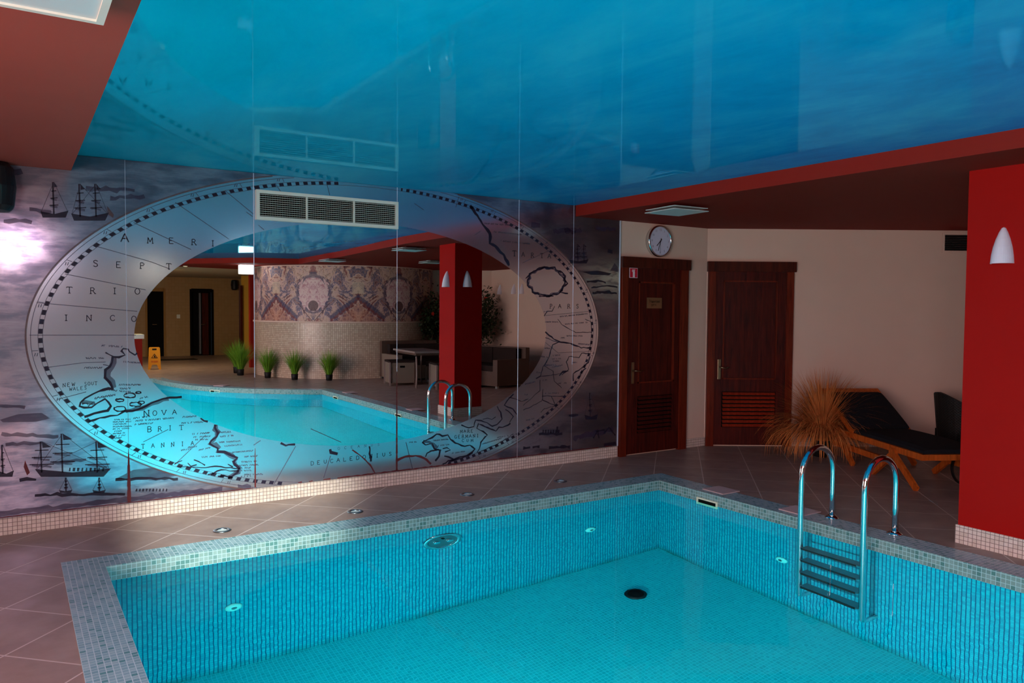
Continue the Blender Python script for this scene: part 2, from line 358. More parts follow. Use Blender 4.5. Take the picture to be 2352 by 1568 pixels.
# ------------------------------------------------------------------ mesh helpers
class MB:
    def __init__(s): s.v = []; s.f = []; s.uv = []; s.mi = []; s.cur = 0
    def face(s, pts, uv=None):
        i = len(s.v); s.v += [tuple(p) for p in pts]; s.f.append(tuple(range(i, i+len(pts)))); s.uv.append(uv); s.mi.append(s.cur); return s
    def box(s, c, d, rz=0, mat=None):
        hx, hy, hz = d[0]/2, d[1]/2, d[2]/2
        P = [Vector((x*hx, y*hy, z*hz)) for x in (-1, 1) for y in (-1, 1) for z in (-1, 1)]
        R = Matrix.Rotation(rz, 3, 'Z') if mat is None else mat
        P = [R @ p + Vector(c) for p in P]
        for q in ((0, 1, 3, 2), (4, 6, 7, 5), (0, 4, 5, 1), (2, 3, 7, 6), (0, 2, 6, 4), (1, 5, 7, 3)): s.face([P[k] for k in q])
        return s
    def b(s, x0, x1, y0, y1, z0, z1): return s.box(((x0+x1)/2, (y0+y1)/2, (z0+z1)/2), (abs(x1-x0), abs(y1-y0), abs(z1-z0)))
    def bar(s, p, q, w, h, up=(0, 0, 1)):
        p = Vector(p); q = Vector(q); d = q-p; L = d.length; d.normalize(); u = Vector(up)
        a = d.cross(u); a = a.normalized() if a.length > 1e-4 else Vector((1, 0, 0)); u = a.cross(d)
        return s.box((p+q)/2, (L, w, h), mat=Matrix((d, a, u)).transposed())
    def prism(s, poly, z0, z1):
        n = len(poly)
        for i in range(n):
            a, b_ = poly[i], poly[(i+1) % n]; s.face([(a[0], a[1], z0), (b_[0], b_[1], z0), (b_[0], b_[1], z1), (a[0], a[1], z1)])
        s.flat([poly], z1, True); s.flat([poly], z0, False); return s
    def flat(s, loops, z, up=True):
        V = [[Vector((p[0], p[1], 0)) for p in l] for l in loops]; fl = [p for l in V for p in l]
        for t in tessellate_polygon(V):
            P = [fl[k] for k in t]; nz = (P[1]-P[0]).cross(P[2]-P[0]).z
            if abs(nz) < 1e-9: continue
            if (nz > 0) != up: P.reverse()
            s.face([(p.x, p.y, z) for p in P])
        return s
    def plateXZ(s, poly, y0, y1):
        """polygon in x,z extruded in y"""
        n = len(poly); V = [[Vector((p[0], p[1], 0)) for p in poly]]
        for t in tessellate_polygon(V):
            s.face([(poly[k][0], y0, poly[k][1]) for k in t]); s.face([(poly[k][0], y1, poly[k][1]) for k in reversed(t)])
        for i in range(n):
            a, b_ = poly[i], poly[(i+1) % n]; s.face([(a[0], y0, a[1]), (b_[0], y0, b_[1]), (b_[0], y1, b_[1]), (a[0], y1, a[1])])
        return s
    def tube(s, pts, r, seg=12, cap=True):
        pts = [Vector(p) for p in pts]; n = len(pts); rs = r if isinstance(r, (list, tuple)) else [r]*n
        prev = None; rings = []
        for i, p in enumerate(pts):
            d = (pts[min(i+1, n-1)]-pts[max(i-1, 0)]).normalized()
            if prev is None: a = d.orthogonal().normalized()
            else: a = (prev-d*prev.dot(d)).normalized()
            prev = a; b_ = d.cross(a); base = len(s.v)
            s.v += [tuple(p+(a*cos(2*pi*k/seg)+b_*sin(2*pi*k/seg))*rs[i]) for k in range(seg)]; rings.append(base)
        for i in range(n-1):
            for k in range(seg):
                k2 = (k+1) % seg; s.f.append((rings[i]+k, rings[i]+k2, rings[i+1]+k2, rings[i+1]+k)); s.uv.append(None); s.mi.append(s.cur)
        if cap:
            s.f.append(tuple(rings[0]+k for k in reversed(range(seg)))); s.uv.append(None); s.mi.append(s.cur)
            s.f.append(tuple(rings[-1]+k for k in range(seg))); s.uv.append(None); s.mi.append(s.cur)
        return s
    def lathe(s, prof, c=(0, 0, 0), seg=24, mat=None, cap=True):
        R = mat or Matrix.Identity(3); base = len(s.v); n = len(prof)
        for (r, z) in prof:
            for k in range(seg): s.v.append(tuple(R @ Vector((r*cos(2*pi*k/seg), r*sin(2*pi*k/seg), z)) + Vector(c)))
        for i in range(n-1):
            for k in range(seg):
                k2 = (k+1) % seg; s.f.append((base+i*seg+k, base+i*seg+k2, base+(i+1)*seg+k2, base+(i+1)*seg+k)); s.uv.append(None); s.mi.append(s.cur)
        if not cap: return s
        s.f.append(tuple(base+k for k in reversed(range(seg)))); s.uv.append(None); s.mi.append(s.cur)
        s.f.append(tuple(base+(n-1)*seg+k for k in range(seg))); s.uv.append(None); s.mi.append(s.cur)
        return s
    def build(s, name, mats, parent=None, smooth=False, bevel=0, recalc=False):
        me = bpy.data.meshes.new(name); me.from_pydata(s.v, [], s.f)
        if not isinstance(mats, (list, tuple)): mats = [mats]
        for m in mats: me.materials.append(m)
        uvl = me.uv_layers.new(name='m'); me.update()
        for i, p in enumerate(me.polygons):
            p.material_index = min(s.mi[i], len(mats)-1); p.use_smooth = smooth
            U = s.uv[i]; nn = p.normal
            if U is None:
                if abs(nn.z) > .7: U = [(me.vertices[v].co.x, me.vertices[v].co.y) for v in p.vertices]
                else:
                    t = Vector((-nn.y, nn.x, 0)); t = t.normalized() if t.length > 1e-6 else Vector((1, 0, 0))
                    U = [(me.vertices[v].co.dot(t), me.vertices[v].co.z) for v in p.vertices]
            for k, li in enumerate(p.loop_indices): uvl.data[li].uv = U[k]
        if recalc:
            bm = bmesh.new(); bm.from_mesh(me); bmesh.ops.remove_doubles(bm, verts=bm.verts, dist=1e-5)
            bmesh.ops.recalc_face_normals(bm, faces=bm.faces); bm.to_mesh(me); bm.free()
        o = bpy.data.objects.new(name, me); C.objects.link(o)
        if parent: o.parent = parent
        if bevel:
            md = o.modifiers.new('bevel', 'BEVEL'); md.width = bevel; md.segments = 2; md.limit_method = 'ANGLE'
        return o
def struct(o): o['kind'] = 'structure'; return o
def tag(o, label, cat, group=None, kind=None):
    o['label'] = label; o['category'] = cat
    if group: o['group'] = group
    if kind: o['kind'] = kind
    return o
def empty(name, loc=(0, 0, 0), rz=0):
    o = bpy.data.objects.new(name, None); C.objects.link(o); o.location = loc; o.rotation_euler = (0, 0, rz); o.empty_display_size = .1; return o
def kids(o): return [c for c in bpy.data.objects if c.parent == o]
def copy_tree(o, parent=None):
    ch = kids(o); c = o.copy(); C.objects.link(c)
    if parent: c.parent = parent
    for k in ch: copy_tree(k, c)
    return c
def text_into(mb, body, size, org, ux, uz, width=None, align='CENTER'):
    """flat lettering into mb; org = anchor, ux / uz = reading and up directions"""
    cu = bpy.data.curves.new('t', 'FONT'); cu.body = body; cu.size = size; cu.align_x = align; cu.align_y = 'CENTER'
    ob = bpy.data.objects.new('t', cu); C.objects.link(ob)
    dg = bpy.context.evaluated_depsgraph_get(); me = bpy.data.meshes.new_from_object(ob.evaluated_get(dg))
    xs = [v.co.x for v in me.vertices] or [0, 1]; k = (width/(max(xs)-min(xs))) if width else 1
    ux = Vector(ux); uz = Vector(uz); org = Vector(org)
    for p in me.polygons: mb.face([org+ux*me.vertices[v].co.x*k+uz*me.vertices[v].co.y for v in p.vertices])
    bpy.data.objects.remove(ob); bpy.data.curves.remove(cu); bpy.data.meshes.remove(me)

# photograph pixel -> point on the plane of the mirror wall (used for the printed map)
def ray(px, py):
    x = (px-1176)/F_PX; y = -(py-784)/F_PX; return _f + _r*x + _u*y
def W(px, py):
    d = ray(px, py); t = CAM_D/d.y; return (d.x*t, CAM_H+d.z*t)
def MX(px, y, py=784):           # x on the plane y, as seen in the mirror
    d = ray(px, py); return d.x/d.y*(CAM_D-y)

CEIL, SOF = 2.60, 2.49
WATER = -.085
PF = -1.77
# ------------------------------------------------------------------ pool
OUTER = [(.24, -.88), (5.17, -.88), (5.17, -8.08), (4.78, -8.3), (4.4, -8.58), (4.08, -8.84), (3.79, -9.14), (3.5, -9.52), (3.27, -9.92), (3.1, -10.34), (2.98, -10.8), (2.86, -11.4), (2.8, -12.12), (.24, -12.12)]
INNER = [(.46, -1.10), (4.94, -1.10), (4.94, -7.94), (4.63, -8.11), (4.26, -8.40), (3.92, -8.67), (3.61, -9.00), (3.31, -9.39), (3.06, -9.82), (2.89, -10.27), (2.77, -10.75), (2.65, -11.3), (2.59, -11.9), (.46, -11.9)]
def cumulative(P):
    L = [0]
    for i in range(len(P)): a = P[i]; b = P[(i+1) % len(P)]; L.append(L[-1]+sqrt((a[0]-b[0])**2+(a[1]-b[1])**2))
    return L
mb = MB(); n = len(INNER); Li = cumulative(INNER)
TZ = .008
for i in range(n):
    j = (i+1) % n; a, b_, c_, d_ = OUTER[i], OUTER[j], INNER[j], INNER[i]; e = Vector((b_[0]-a[0], b_[1]-a[1])).normalized()
    def uvp(p): return (Vector(p)-Vector(a)).dot(e)+Li[i], abs((p[0]-a[0])*e.y-(p[1]-a[1])*e.x)
    mb.cur = 0
    mb.face([(d_[0], d_[1], TZ), (c_[0], c_[1], TZ), (b_[0], b_[1], TZ), (a[0], a[1], TZ)], [uvp(d_), uvp(c_), uvp(b_), uvp(a)])
    mb.face([(a[0], a[1], TZ), (b_[0], b_[1], TZ), (b_[0], b_[1], -.02), (a[0], a[1], -.02)])
    mb.cur = 1
    mb.face([(c_[0], c_[1], WATER+.003), (c_[0], c_[1], TZ), (d_[0], d_[1], TZ), (d_[0], d_[1], WATER+.003)], [(Li[i+1], WATER+.003), (Li[i+1], TZ), (Li[i], TZ), (Li[i], WATER+.003)])
struct(mb.build('pool_coping', [M['coping'], M['coping_front']]))
mb = MB()
for i in range(n):
    j = (i+1) % n; c_, d_ = INNER[j], INNER[i]
    mb.face([(c_[0], c_[1], PF), (c_[0], c_[1], WATER+.003), (d_[0], d_[1], WATER+.003), (d_[0], d_[1], PF)], [(Li[i+1], PF), (Li[i+1], WATER), (Li[i], WATER), (Li[i], PF)])
mb.cur = 1
mb.flat([INNER], PF, True)
struct(mb.build('pool_basin', [M['pooltile'], M['poolfloor']]))
mb = MB(); mb.flat([INNER], WATER, True)
o = mb.build('pool_water', M['water']); tag(o, 'clear cyan water filling the mosaic swimming pool', 'water', kind='stuff')

# ------------------------------------------------------------------ floor, walls, ceilings
a33 = radians(-33); W2D = Vector((cos(a33), sin(a33), 0)); W2N = Vector((sin(a33), -cos(a33), 0))   # wall beside the second door; W2N points into the room
P6 = (6.70, 0.0); P7 = (9.85, -2.045)
SHELL = [(-2.6, .0), P6, P7, (9.85, -9.85), (8.3, -10.86), (8.3, -14.0), (7.6, -14.0), (7.6, -20.6), (-2.6, -20.6)]
mb = MB(); mb.flat([SHELL, OUTER], 0.0, True); struct(mb.build('floor', M['deck']))
def wall(name, p, q, z0, z1, m, t=.12, side=1):
    """thin box wall whose room face runs p->q; the thickness lies on the far side"""
    p = Vector((p[0], p[1], 0)); q = Vector((q[0], q[1], 0)); d = (q-p).normalized(); nrm = Vector((-d.y, d.x, 0))*side
    mb = MB(); a, b_, c_, e = p, q, q+nrm*t, p+nrm*t
    mb.prism([(v.x, v.y) for v in (a, b_, c_, e)], z0, z1); return struct(mb.build(name, m, recalc=True))
wall('wall_north', (-2.72, .0), (6.70, 0), 0, 2.9, M['plaster'])
wall('wall_east', P6, P7, 0, 2.9, M['plaster'])
wall('wall_east_far', P7, (9.85, -9.85), 0, 2.9, M['plaster'])
wall('wall_south_east', (9.85, -9.85), (8.25, -10.89), 0, 2.9, M['plaster'])
wall('wall_west', (-2.6, -20.7), (-2.6, .1), 0, 2.9, M['corrtile'])
wall('wall_south_recess', (7.6, -14.0), (7.6, -20.6), 0, 2.9, M['corrtile'])

# south corridor wall with two dark doorways
YS = -20.0
xa0, xa1, xb0, xb1 = MX(338, YS), MX(377, YS), MX(440, YS), MX(487, YS)
mb = MB()
for (x0, x1, z0) in ((-2.6, xa0, 0), (xa0, xa1, 2.08), (xa1, xb0, 0), (xb0, xb1, 2.08), (xb1, 7.6, 0)): mb.b(x0, x1, YS-.1, YS, z0, 2.9)
struct(mb.build('wall_south', M['corrtile']))
def dark_door(name, x0, x1, frame, ajar):
    e = empty(name, (0, 0, 0)); struct(e)
    MB().b(x0, x1, YS-.22, YS-.12, 0, 2.08).build('door_leaf', M['darkopen'], e)
    mb = MB(); mb.b(x0-.05, x0+.01, YS-.05, YS+.02, 0, 2.12); mb.b(x1-.01, x1+.05, YS-.05, YS+.02, 0, 2.12); mb.b(x0, x1, YS-.05, YS+.02, 2.03, 2.14)
    mb.build('door_frame', frame, e)
    if ajar: MB().b((x0+x1)/2+.02, x1-.1, YS-.1, YS-.04, .02, 2.0).build('door_panel', M['head'], e); MB().b((x0+x1)/2-.08, (x0+x1)/2-.02, YS-.1, YS-.03, .05, 2.0).build('glazed_strip', M['steel_dull'], e)
    MB().tube([(x1-.22, YS-.02, 1.0), (x1-.22, YS+.06, 1.0), (x1-.34, YS+.06, 1.0)], .012, 8).build('door_handle', M['brass'], e)
dark_door('door_3', xa0, xa1, M['tancasing'], False)
dark_door('door_4', xb0, xb1, M['darkopen'], True)
# yellow wall piece and red door casing beside the round wall
yx0, yx1 = MX(556, -17.4), MX(580, -17.4)
MBw = MB(); MBw.b(yx0, yx1+.9, -17.5, -17.4, 0, 2.9); struct(MBw.build('wall_yellow', M['yellow']))
MBw = MB(); MBw.b(MX(552, -17.35), MX(556.5, -17.35), -17.52, -17.33, 0, 2.2); struct(MBw.build('trim_1', M['head']))
rx0, rx1 = MX(574.5, -14.2), MX(590, -14.2)
MBw = MB(); MBw.b(rx0, rx1+.3, -14.35, -14.2, 0, SOF); struct(MBw.build('trim_2', M['redsoffit']))

# ceilings: glossy blue field, lower terracotta soffits around it, cream corridor ceiling
BLUE = [(.38, 0), (4.79, 0), (4.83, -4.1), (5.12, -7.5), (5.22, -10.2), (4.35, -10.45), (3.3, -11.7), (2.2, -12.3), (.30, -12.5)]
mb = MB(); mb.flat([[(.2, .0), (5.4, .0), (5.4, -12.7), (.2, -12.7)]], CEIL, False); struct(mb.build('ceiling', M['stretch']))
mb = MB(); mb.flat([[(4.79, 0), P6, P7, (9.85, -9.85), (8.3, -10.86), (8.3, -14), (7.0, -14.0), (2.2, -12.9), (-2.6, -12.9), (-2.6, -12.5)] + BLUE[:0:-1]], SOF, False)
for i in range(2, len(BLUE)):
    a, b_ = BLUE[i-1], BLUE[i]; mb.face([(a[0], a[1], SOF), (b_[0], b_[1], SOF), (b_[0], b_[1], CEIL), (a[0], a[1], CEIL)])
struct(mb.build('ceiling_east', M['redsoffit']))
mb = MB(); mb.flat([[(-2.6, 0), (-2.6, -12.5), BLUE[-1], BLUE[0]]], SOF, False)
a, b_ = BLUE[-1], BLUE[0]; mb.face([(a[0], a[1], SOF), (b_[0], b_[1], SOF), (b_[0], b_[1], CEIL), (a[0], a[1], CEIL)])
struct(mb.build('ceiling_west', M['litsoffit']))

mb = MB(); mb.flat([[(-2.6, -12.9), (2.2, -12.9), (7.0, -14.0), (8.3, -14.0), (8.3, -20.6), (-2.6, -20.6)]], SOF-.001, False)
struct(mb.build('ceiling_south', M['corr_ceiling']))
mb = MB(); mb.flat([[(-3, .3), (10.3, .3), (10.3, -21), (-3, -21)]], 2.92, False); struct(mb.build('ceiling_slab', M['corr_ceiling']))

# round wall with mosaic wainscot, ledge and mural
DC, DR = (6.95, -11.95), 2.15
SEG = 144; mb = MB(); MU = MB(); LE = MB()
UO = radians(156)*DR
for k in range(SEG):
    t0, t1 = radians(360*k/SEG), radians(360*(k+1)/SEG)
    p = lambda t, z, r=DR: (DC[0]+r*cos(t), DC[1]+r*sin(t), z)
    mb.face([p(t0, 0), p(t1, 0), p(t1, 1.225), p(t0, 1.225)], [(t0*DR, 0), (t1*DR, 0), (t1*DR, 1.225), (t0*DR, 1.225)])
    uu = [(t0*DR-UO), (t1*DR-UO)]
    MU.face([p(t0, 1.26), p(t1, 1.26), p(t1, 2.47), p(t0, 2.47)], [(uu[0], 1.26), (uu[1], 1.26), (uu[1], 2.47), (uu[0], 2.47)])
    for (z0, z1, r) in ((1.225, 1.26, DR+.02), (2.47, 2.49, DR+.008)):
        LE.face([p(t0, z0, r), p(t1, z0, r), p(t1, z1, r), p(t0, z1, r)]); LE.face([p(t0, z1, r), p(t1, z1, r), p(t1, z1, DR-.02), p(t0, z1, DR-.02)]); LE.face([p(t1, z0, r), p(t0, z0, r), p(t0, z0, DR-.02), p(t1, z0, DR-.02)])
struct(mb.build('wall_round', M['drumtile'])); struct(MU.build('wall_round_mural', M['mural'])); struct(LE.build('trim_3', M['plaster']))

# red column with mosaic foot
CX0, CX1, CY0, CY1 = 5.35, 5.80, -4.0, -3.53
struct(MB().b(CX0, CX1, CY0, CY1, .12, SOF).build('column', M['red']))
struct(MB().b(CX0-.012, CX1+.012, CY0-.012, CY1+.012, 0, .125).build('baseboard_column', M['skirt']))
# mosaic skirtings
struct(MB().b(-2.6, 5.375, -.016, 0, 0, .115).build('baseboard_north', M['skirt']))
struct(MB().b(6.39, 6.70, -.012, 0, 0, .10).build('baseboard_north_right', M['skirt']))
mb = MB(); s0, s1 = 1.02, 3.74
q = [Vector((P6[0], P6[1], 0))+W2D*s0, Vector((P6[0], P6[1], 0))+W2D*s1]; q += [q[1]+W2N*.012, q[0]+W2N*.012]
mb.prism([(v.x, v.y) for v in q], 0, .10); struct(mb.build('baseboard_east', M['skirt'], recalc=True))

# added west window behind the camera, a source of fill light
mb = MB(); mb.b(-2.60, -2.57, -8.6, -4.2, .62, 2.35); e = empty('added_window_1'); struct(e); mb.build('glass_pane', M['windowfill'], e)
mb = MB()
for y in (-8.63, -7.15, -5.67, -4.17): mb.b(-2.6, -2.54, y-.03, y+.03, .58, 2.39)
for z in (.58, 2.39): mb.b(-2.6, -2.54, -8.66, -4.14, z-.03, z+.03)
mb.build('window_frame', M['white'], e)

# ------------------------------------------------------------------ mirror panels with their print
MY = -.012
SEAMS = [-1.15, .715, 1.617, 2.837, 4.105, 4.765, 5.372]
TOPS = lambda x: CEIL if .38 < x < 4.79 else SOF
INK = {k: [MB() for _ in range(6)] for k in ('ink', 'ink_soft', 'ink_thin', 'ink_brown', 'rust', 'ship')}
LAY = {'ink_soft': .0008, 'ink_brown': .0011, 'ship': .0014, 'ink': .0017, 'ink_thin': .0020, 'rust': .0023}
def panel_of(x):
    for i in range(6):
        if x < SEAMS[i+1]: return i
    return 5
def ok(p): return SEAMS[0]+.01 < p[0] < SEAMS[-1]-.004 and .118 < p[1] < TOPS(p[0])-.004
def inkface(kind, poly):
    cx = sum(p[0] for p in poly)/len(poly)
    if not all(ok(p) for p in poly): return
    y = MY-LAY[kind]
    INK[kind][panel_of(cx)].face([(p[0], y, p[1]) for p in reversed(poly)] if area(poly) < 0 else [(p[0], y, p[1]) for p in poly])
def area(poly): return sum(poly[i][0]*poly[(i+1) % len(poly)][1]-poly[(i+1) % len(poly)][0]*poly[i][1] for i in range(len(poly)))
def stroke(kind, pts, wd, jit=0, step=.03, taper=False):
    P = [Vector(p) for p in pts]; Q = [P[0]]
    for a, b_ in zip(P, P[1:]):
        m = max(1, int((b_-a).length/step))
        for k in range(1, m+1): Q.append(a.lerp(b_, k/m))
    if jit: Q = [Q[0]]+[q+Vector((random.uniform(-jit, jit), random.uniform(-jit, jit))) for q in Q[1:-1]]+[Q[-1]]
    prev = None
    for i, q in enumerate(Q):
        d = (Q[min(i+1, len(Q)-1)]-Q[max(i-1, 0)]); d = d.normalized() if d.length > 1e-9 else Vector((1, 0)); nn = Vector((-d.y, d.x))
        ww = wd*(1 if not jit else random.uniform(.55, 1.35))*(1 if not taper else 1-.8*i/len(Q))
        L_, R_ = q+nn*ww/2, q-nn*ww/2
        if prev: inkface(kind, [prev[0], prev[1], R_, L_])
        prev = (L_, R_)
def pxs(pts, ox=0, oy=0, s=1): return [W(ox+x/s, oy+y/s) for x, y in pts]
def ell(a, b, t): return (OX+a*cos(t), OZ+b*sin(t))
def arc_table(a, b, n_=3000):
    L = [0]; p = ell(a, b, 0)
    for i in range(1, n_+1):
        q_ = ell(a, b, 2*pi*i/n_); L.append(L[-1]+math.hypot(q_[0]-p[0], q_[1]-p[1])); p = q_
    return L
T = arc_table(A_DASH, B_DASH); TOT = T[-1]
import bisect
def tparam(s): return 2*pi*bisect.bisect_left(T, s % TOT)/3000
ND = 182
for k in range(ND):          # chequered graduation ring
    t0, t1 = tparam(TOT*k/ND), tparam(TOT*(k+.52)/ND)
    if t1 < t0: t1 += 2*pi
    tm = (t0+t1)/2
    for (u0, u1) in ((t0, tm), (tm, t1)):
        inkface('ink', [ell(A_DASH-.012, B_DASH-.012, u0), ell(A_DASH+.012, B_DASH+.012, u0), ell(A_DASH+.012, B_DASH+.012, u1), ell(A_DASH-.012, B_DASH-.012, u1)])
for (a, b_, wd, kd) in ((A_DASH+.014, B_DASH+.014, .003, 'ink_thin'), (A_DASH-.014, B_DASH-.014, .003, 'ink_thin'), (A_OUT, B_OUT, .012, 'ink_brown'), (A_OUT-.028, B_OUT-.024, .004, 'ink_thin')):
    m = 720
    for i in range(m):
        t0, t1 = 2*pi*i/m, 2*pi*(i+1)/m
        inkface(kd, [ell(a-wd/2, b_-wd/2, t0), ell(a+wd/2, b_+wd/2, t0), ell(a+wd/2, b_+wd/2, t1), ell(a-wd/2, b_-wd/2, t1)])
for k in range(0, 36):       # degree ticks and small numerals between the rings
    t = tparam(TOT*(k+.25)/36)
    stroke('ink_thin', [ell(A_DASH+.02, B_DASH+.02, t), ell(A_OUT-.03, B_OUT-.026, t)], .004)
    c0 = ell(A_DASH+.045, B_DASH+.04, t+.02)
    for j in range(2): stroke('ink_thin', [(c0[0]+j*.014, c0[1]-.011), (c0[0]+j*.014+.006, c0[1]+.011)], .005)

# graticule lines
for L_ in ([(1840, 350), (2070, 540)], [(1430, 445), (1870, 745)], [(1090, 610), (1560, 830)], [(790, 805), (1230, 930), (1390, 990)], [(530, 1030), (1190, 1160)], [(300, 1265), (1120, 1335)], [(240, 1530), (1110, 1530)]):
    stroke('ink_thin', pxs(L_, 0, 340, 3.563), .0045)
for L_ in ([(330, 325), (600, 290), (760, 285)], [(410, 555), (620, 500)], [(1030, 860), (1210, 770)], [(1270, 1010), (1480, 810)]): stroke('ink_thin', pxs(L_, 0, 740, 3.137), .0045)
for L_ in ([(240, 1560), (440, 1210)], [(680, 1480), (740, 1290)], [(570, 1060), (830, 1175)], [(80, 1200), (140, 1160)], [(930, 1240), (1020, 1310), (1090, 1390), (1125, 1460)]): stroke('ink_thin', pxs(L_, 560, 700, 3.733), .006)
for L_ in ([(380, 880), (460, 1210)],): stroke('ink_thin', pxs(L_, 860, 850, 5.345), .006)
for L_ in ([(620, 720), (860, 610)], [(20, 220), (70, 60)], [(190, 470), (250, 430)]): stroke('ink_thin', pxs(L_, 1040, 420, 3.92), .004)
for L_ in ([(190, 240), (560, 205)], [(190, 470), (300, 560), (590, 545)]): stroke('ink_thin', pxs(L_, 1200, 660, 3.732), .004)
for L_ in ([(1490, 0), (1640, 160)], [(1800, 310), (1900, 380)]): stroke('ink_thin', pxs(L_, 560, 400, 4.611), .0045)
for L_ in ([(330, 100), (385, 185)], [(870, 90), (905, 225)], [(20, 400), (90, 450)], [(150, 540), (210, 590)]): stroke('ink_thin', pxs(L_, 560, 400, 4.611), .0045)

# coasts and rivers
CO = (120, 760, 6.533)
stroke('ink', pxs([(795, 320), (860, 350), (920, 385)], *CO), .010, .003)
stroke('ink', pxs([(920, 385), (1000, 385), (1090, 350), (1035, 290), (1070, 260), (1130, 265), (1160, 310), (1230, 360), (1270, 330)], *CO), .013, .004)
stroke('ink_soft', pxs([(925, 385), (925, 470), (880, 540), (840, 600), (830, 680), (890, 760), (925, 850)], *CO), .040, .006)
stroke('ink', pxs([(900, 385), (895, 470), (850, 540), (800, 590), (800, 690), (860, 770), (900, 850)], *CO), .016, .006)
stroke('ink', pxs([(920, 870), (840, 860), (760, 880), (620, 940), (500, 1010), (420, 1080), (400, 1120), (480, 1150), (600, 1140), (680, 1070), (800, 1020), (850, 1060), (880, 1130), (840, 1190), (760, 1210), (620, 1240), (480, 1285)], *CO), .016, .005)
stroke('ink_soft', pxs([(440, 1070), (520, 1080), (590, 1100), (640, 1070)], *CO), .03, .012)
stroke('ink', pxs([(440, 1080), (520, 1060), (560, 1110), (620, 1060)], *CO), .010, .012)
def ring_px(cx, cy, rx, ry, org, wd, kind='ink', jit=.003):
    stroke(kind, pxs([(cx+rx*cos(t*pi/8), cy+ry*sin(t*pi/8)) for t in range(17)], *org), wd, jit, .02)
for e_ in ((1010, 1035, 60, 20), (1160, 965, 85, 35), (1290, 920, 42, 15), (1010, 1165, 90, 38), (1250, 1095, 90, 30), (1330, 1070, 50, 18)): ring_px(*e_, CO, .009)
stroke('ink', pxs([(540, 1350), (700, 1310), (860, 1265), (980, 1250), (1080, 1200), (1200, 1190), (1350, 1140), (1480, 1080), (1650, 1020), (1760, 1000), (1940, 985)], *CO), .013, .005)
stroke('ink_soft', pxs([(1100, 1200), (1350, 1150), (1500, 1090), (1740, 1010)], *CO), .03, .004)
stroke('ink_thin', pxs([(760, 500), (850, 520)], *CO), .006)
CB = (400, 940, 7.84)
TR = [(750, 270), (740, 340), (790, 410), (760, 490), (690, 540), (650, 610), (720, 640), (800, 690), (780, 740), (900, 770), (1020, 820), (1140, 880), (1080, 930), (1100, 1000), (1180, 1050), (1150, 1120), (1050, 1190), (980, 1230)]
stroke('ink_soft', pxs(TR, *CB), .034, .008); stroke('ink', pxs([(x-14, y) for x, y in TR], *CB), .017, .007)
for L_ in ([(0, 980), (60, 950), (140, 915)], [(60, 1030), (200, 1020), (400, 1040), (560, 1040), (740, 1010), (840, 1030), (1000, 1050), (1180, 1055)], [(600, 1170), (700, 1140), (850, 1080), (1000, 1100), (1150, 1100)], [(780, 1200), (900, 1190), (1050, 1220)], [(240, 960), (300, 1010), (400, 990)], [(350, 900), (550, 1000)], [(960, 980), (1050, 1030)]):
    stroke('ink', pxs(L_, *CB), .009, .004)
stroke('ink', pxs([(470, 155), (530, 200), (600, 215)], *CB), .016, .003); stroke('ink', pxs([(1910, 600), (2000, 640), (2060, 630), (2170, 625)], *CB), .018, .004)
stroke('ink', pxs([(735, 1235), (745, 1260), (800, 1275)], 560, 700, 3.733), .022, .004); stroke('ink', pxs([(1072, 1210), (1075, 1270), (1085, 1340)], 560, 700, 3.733), .018, .005)
stroke('rust', pxs([(925, 1240), (1010, 1300), (1080, 1370), (1120, 1440)], 560, 700, 3.733), .010, .002)
CC = (860, 850, 5.345)
for L_, w_ in (([(580, 880), (640, 850), (700, 830), (760, 780), (830, 800), (900, 790), (920, 850), (980, 890), (1100, 930), (1170, 910), (1220, 960), (1160, 1030), (1000, 1080), (900, 1110), (830, 1150)], .014),
               ([(580, 880), (620, 920), (700, 900), (720, 960), (800, 980), (790, 1050), (740, 1110)], .014), ([(620, 1060), (640, 1010), (700, 985), (780, 970)], .012), ([(830, 960), (880, 950), (930, 980), (860, 1000)], .012),
               ([(1060, 670), (1150, 700), (1210, 690), (1230, 610), (1340, 630), (1440, 680), (1500, 670), (1560, 600), (1540, 520), (1500, 440)], .013),
               ([(1270, 650), (1250, 710), (1330, 750), (1380, 790), (1300, 880), (1280, 960), (1250, 1010)], .012), ([(1280, 660), (1380, 700), (1480, 740), (1520, 700), (1600, 690), (1660, 650)], .012),
               ([(1700, 290), (1620, 370), (1590, 430), (1700, 480), (1740, 540)], .012), ([(850, 1050), (900, 1060), (960, 1090)], .014), ([(1300, 990), (1500, 900), (1700, 780)], .006), ([(900, 1130), (1100, 1060), (1200, 1010)], .012),
               ([(1640, 330), (1740, 360), (1800, 380), (1880, 350)], .007), ([(1600, 480), (1700, 560), (1650, 640)], .009), ([(1320, 600), (1380, 580), (1440, 600), (1480, 570)], .008)):
    stroke('ink', pxs(L_, *CC), w_, .005)
stroke('ink_soft', pxs([(590, 870), (660, 870), (720, 920), (760, 960)], *CC), .035, .01)
stroke('ink', pxs([(150, 205), (200, 270), (260, 370), (330, 450), (330, 540), (400, 590), (450, 650), (500, 745)], 1040, 420, 3.92), .028, .006)
CR = (1200, 660, 3.732)
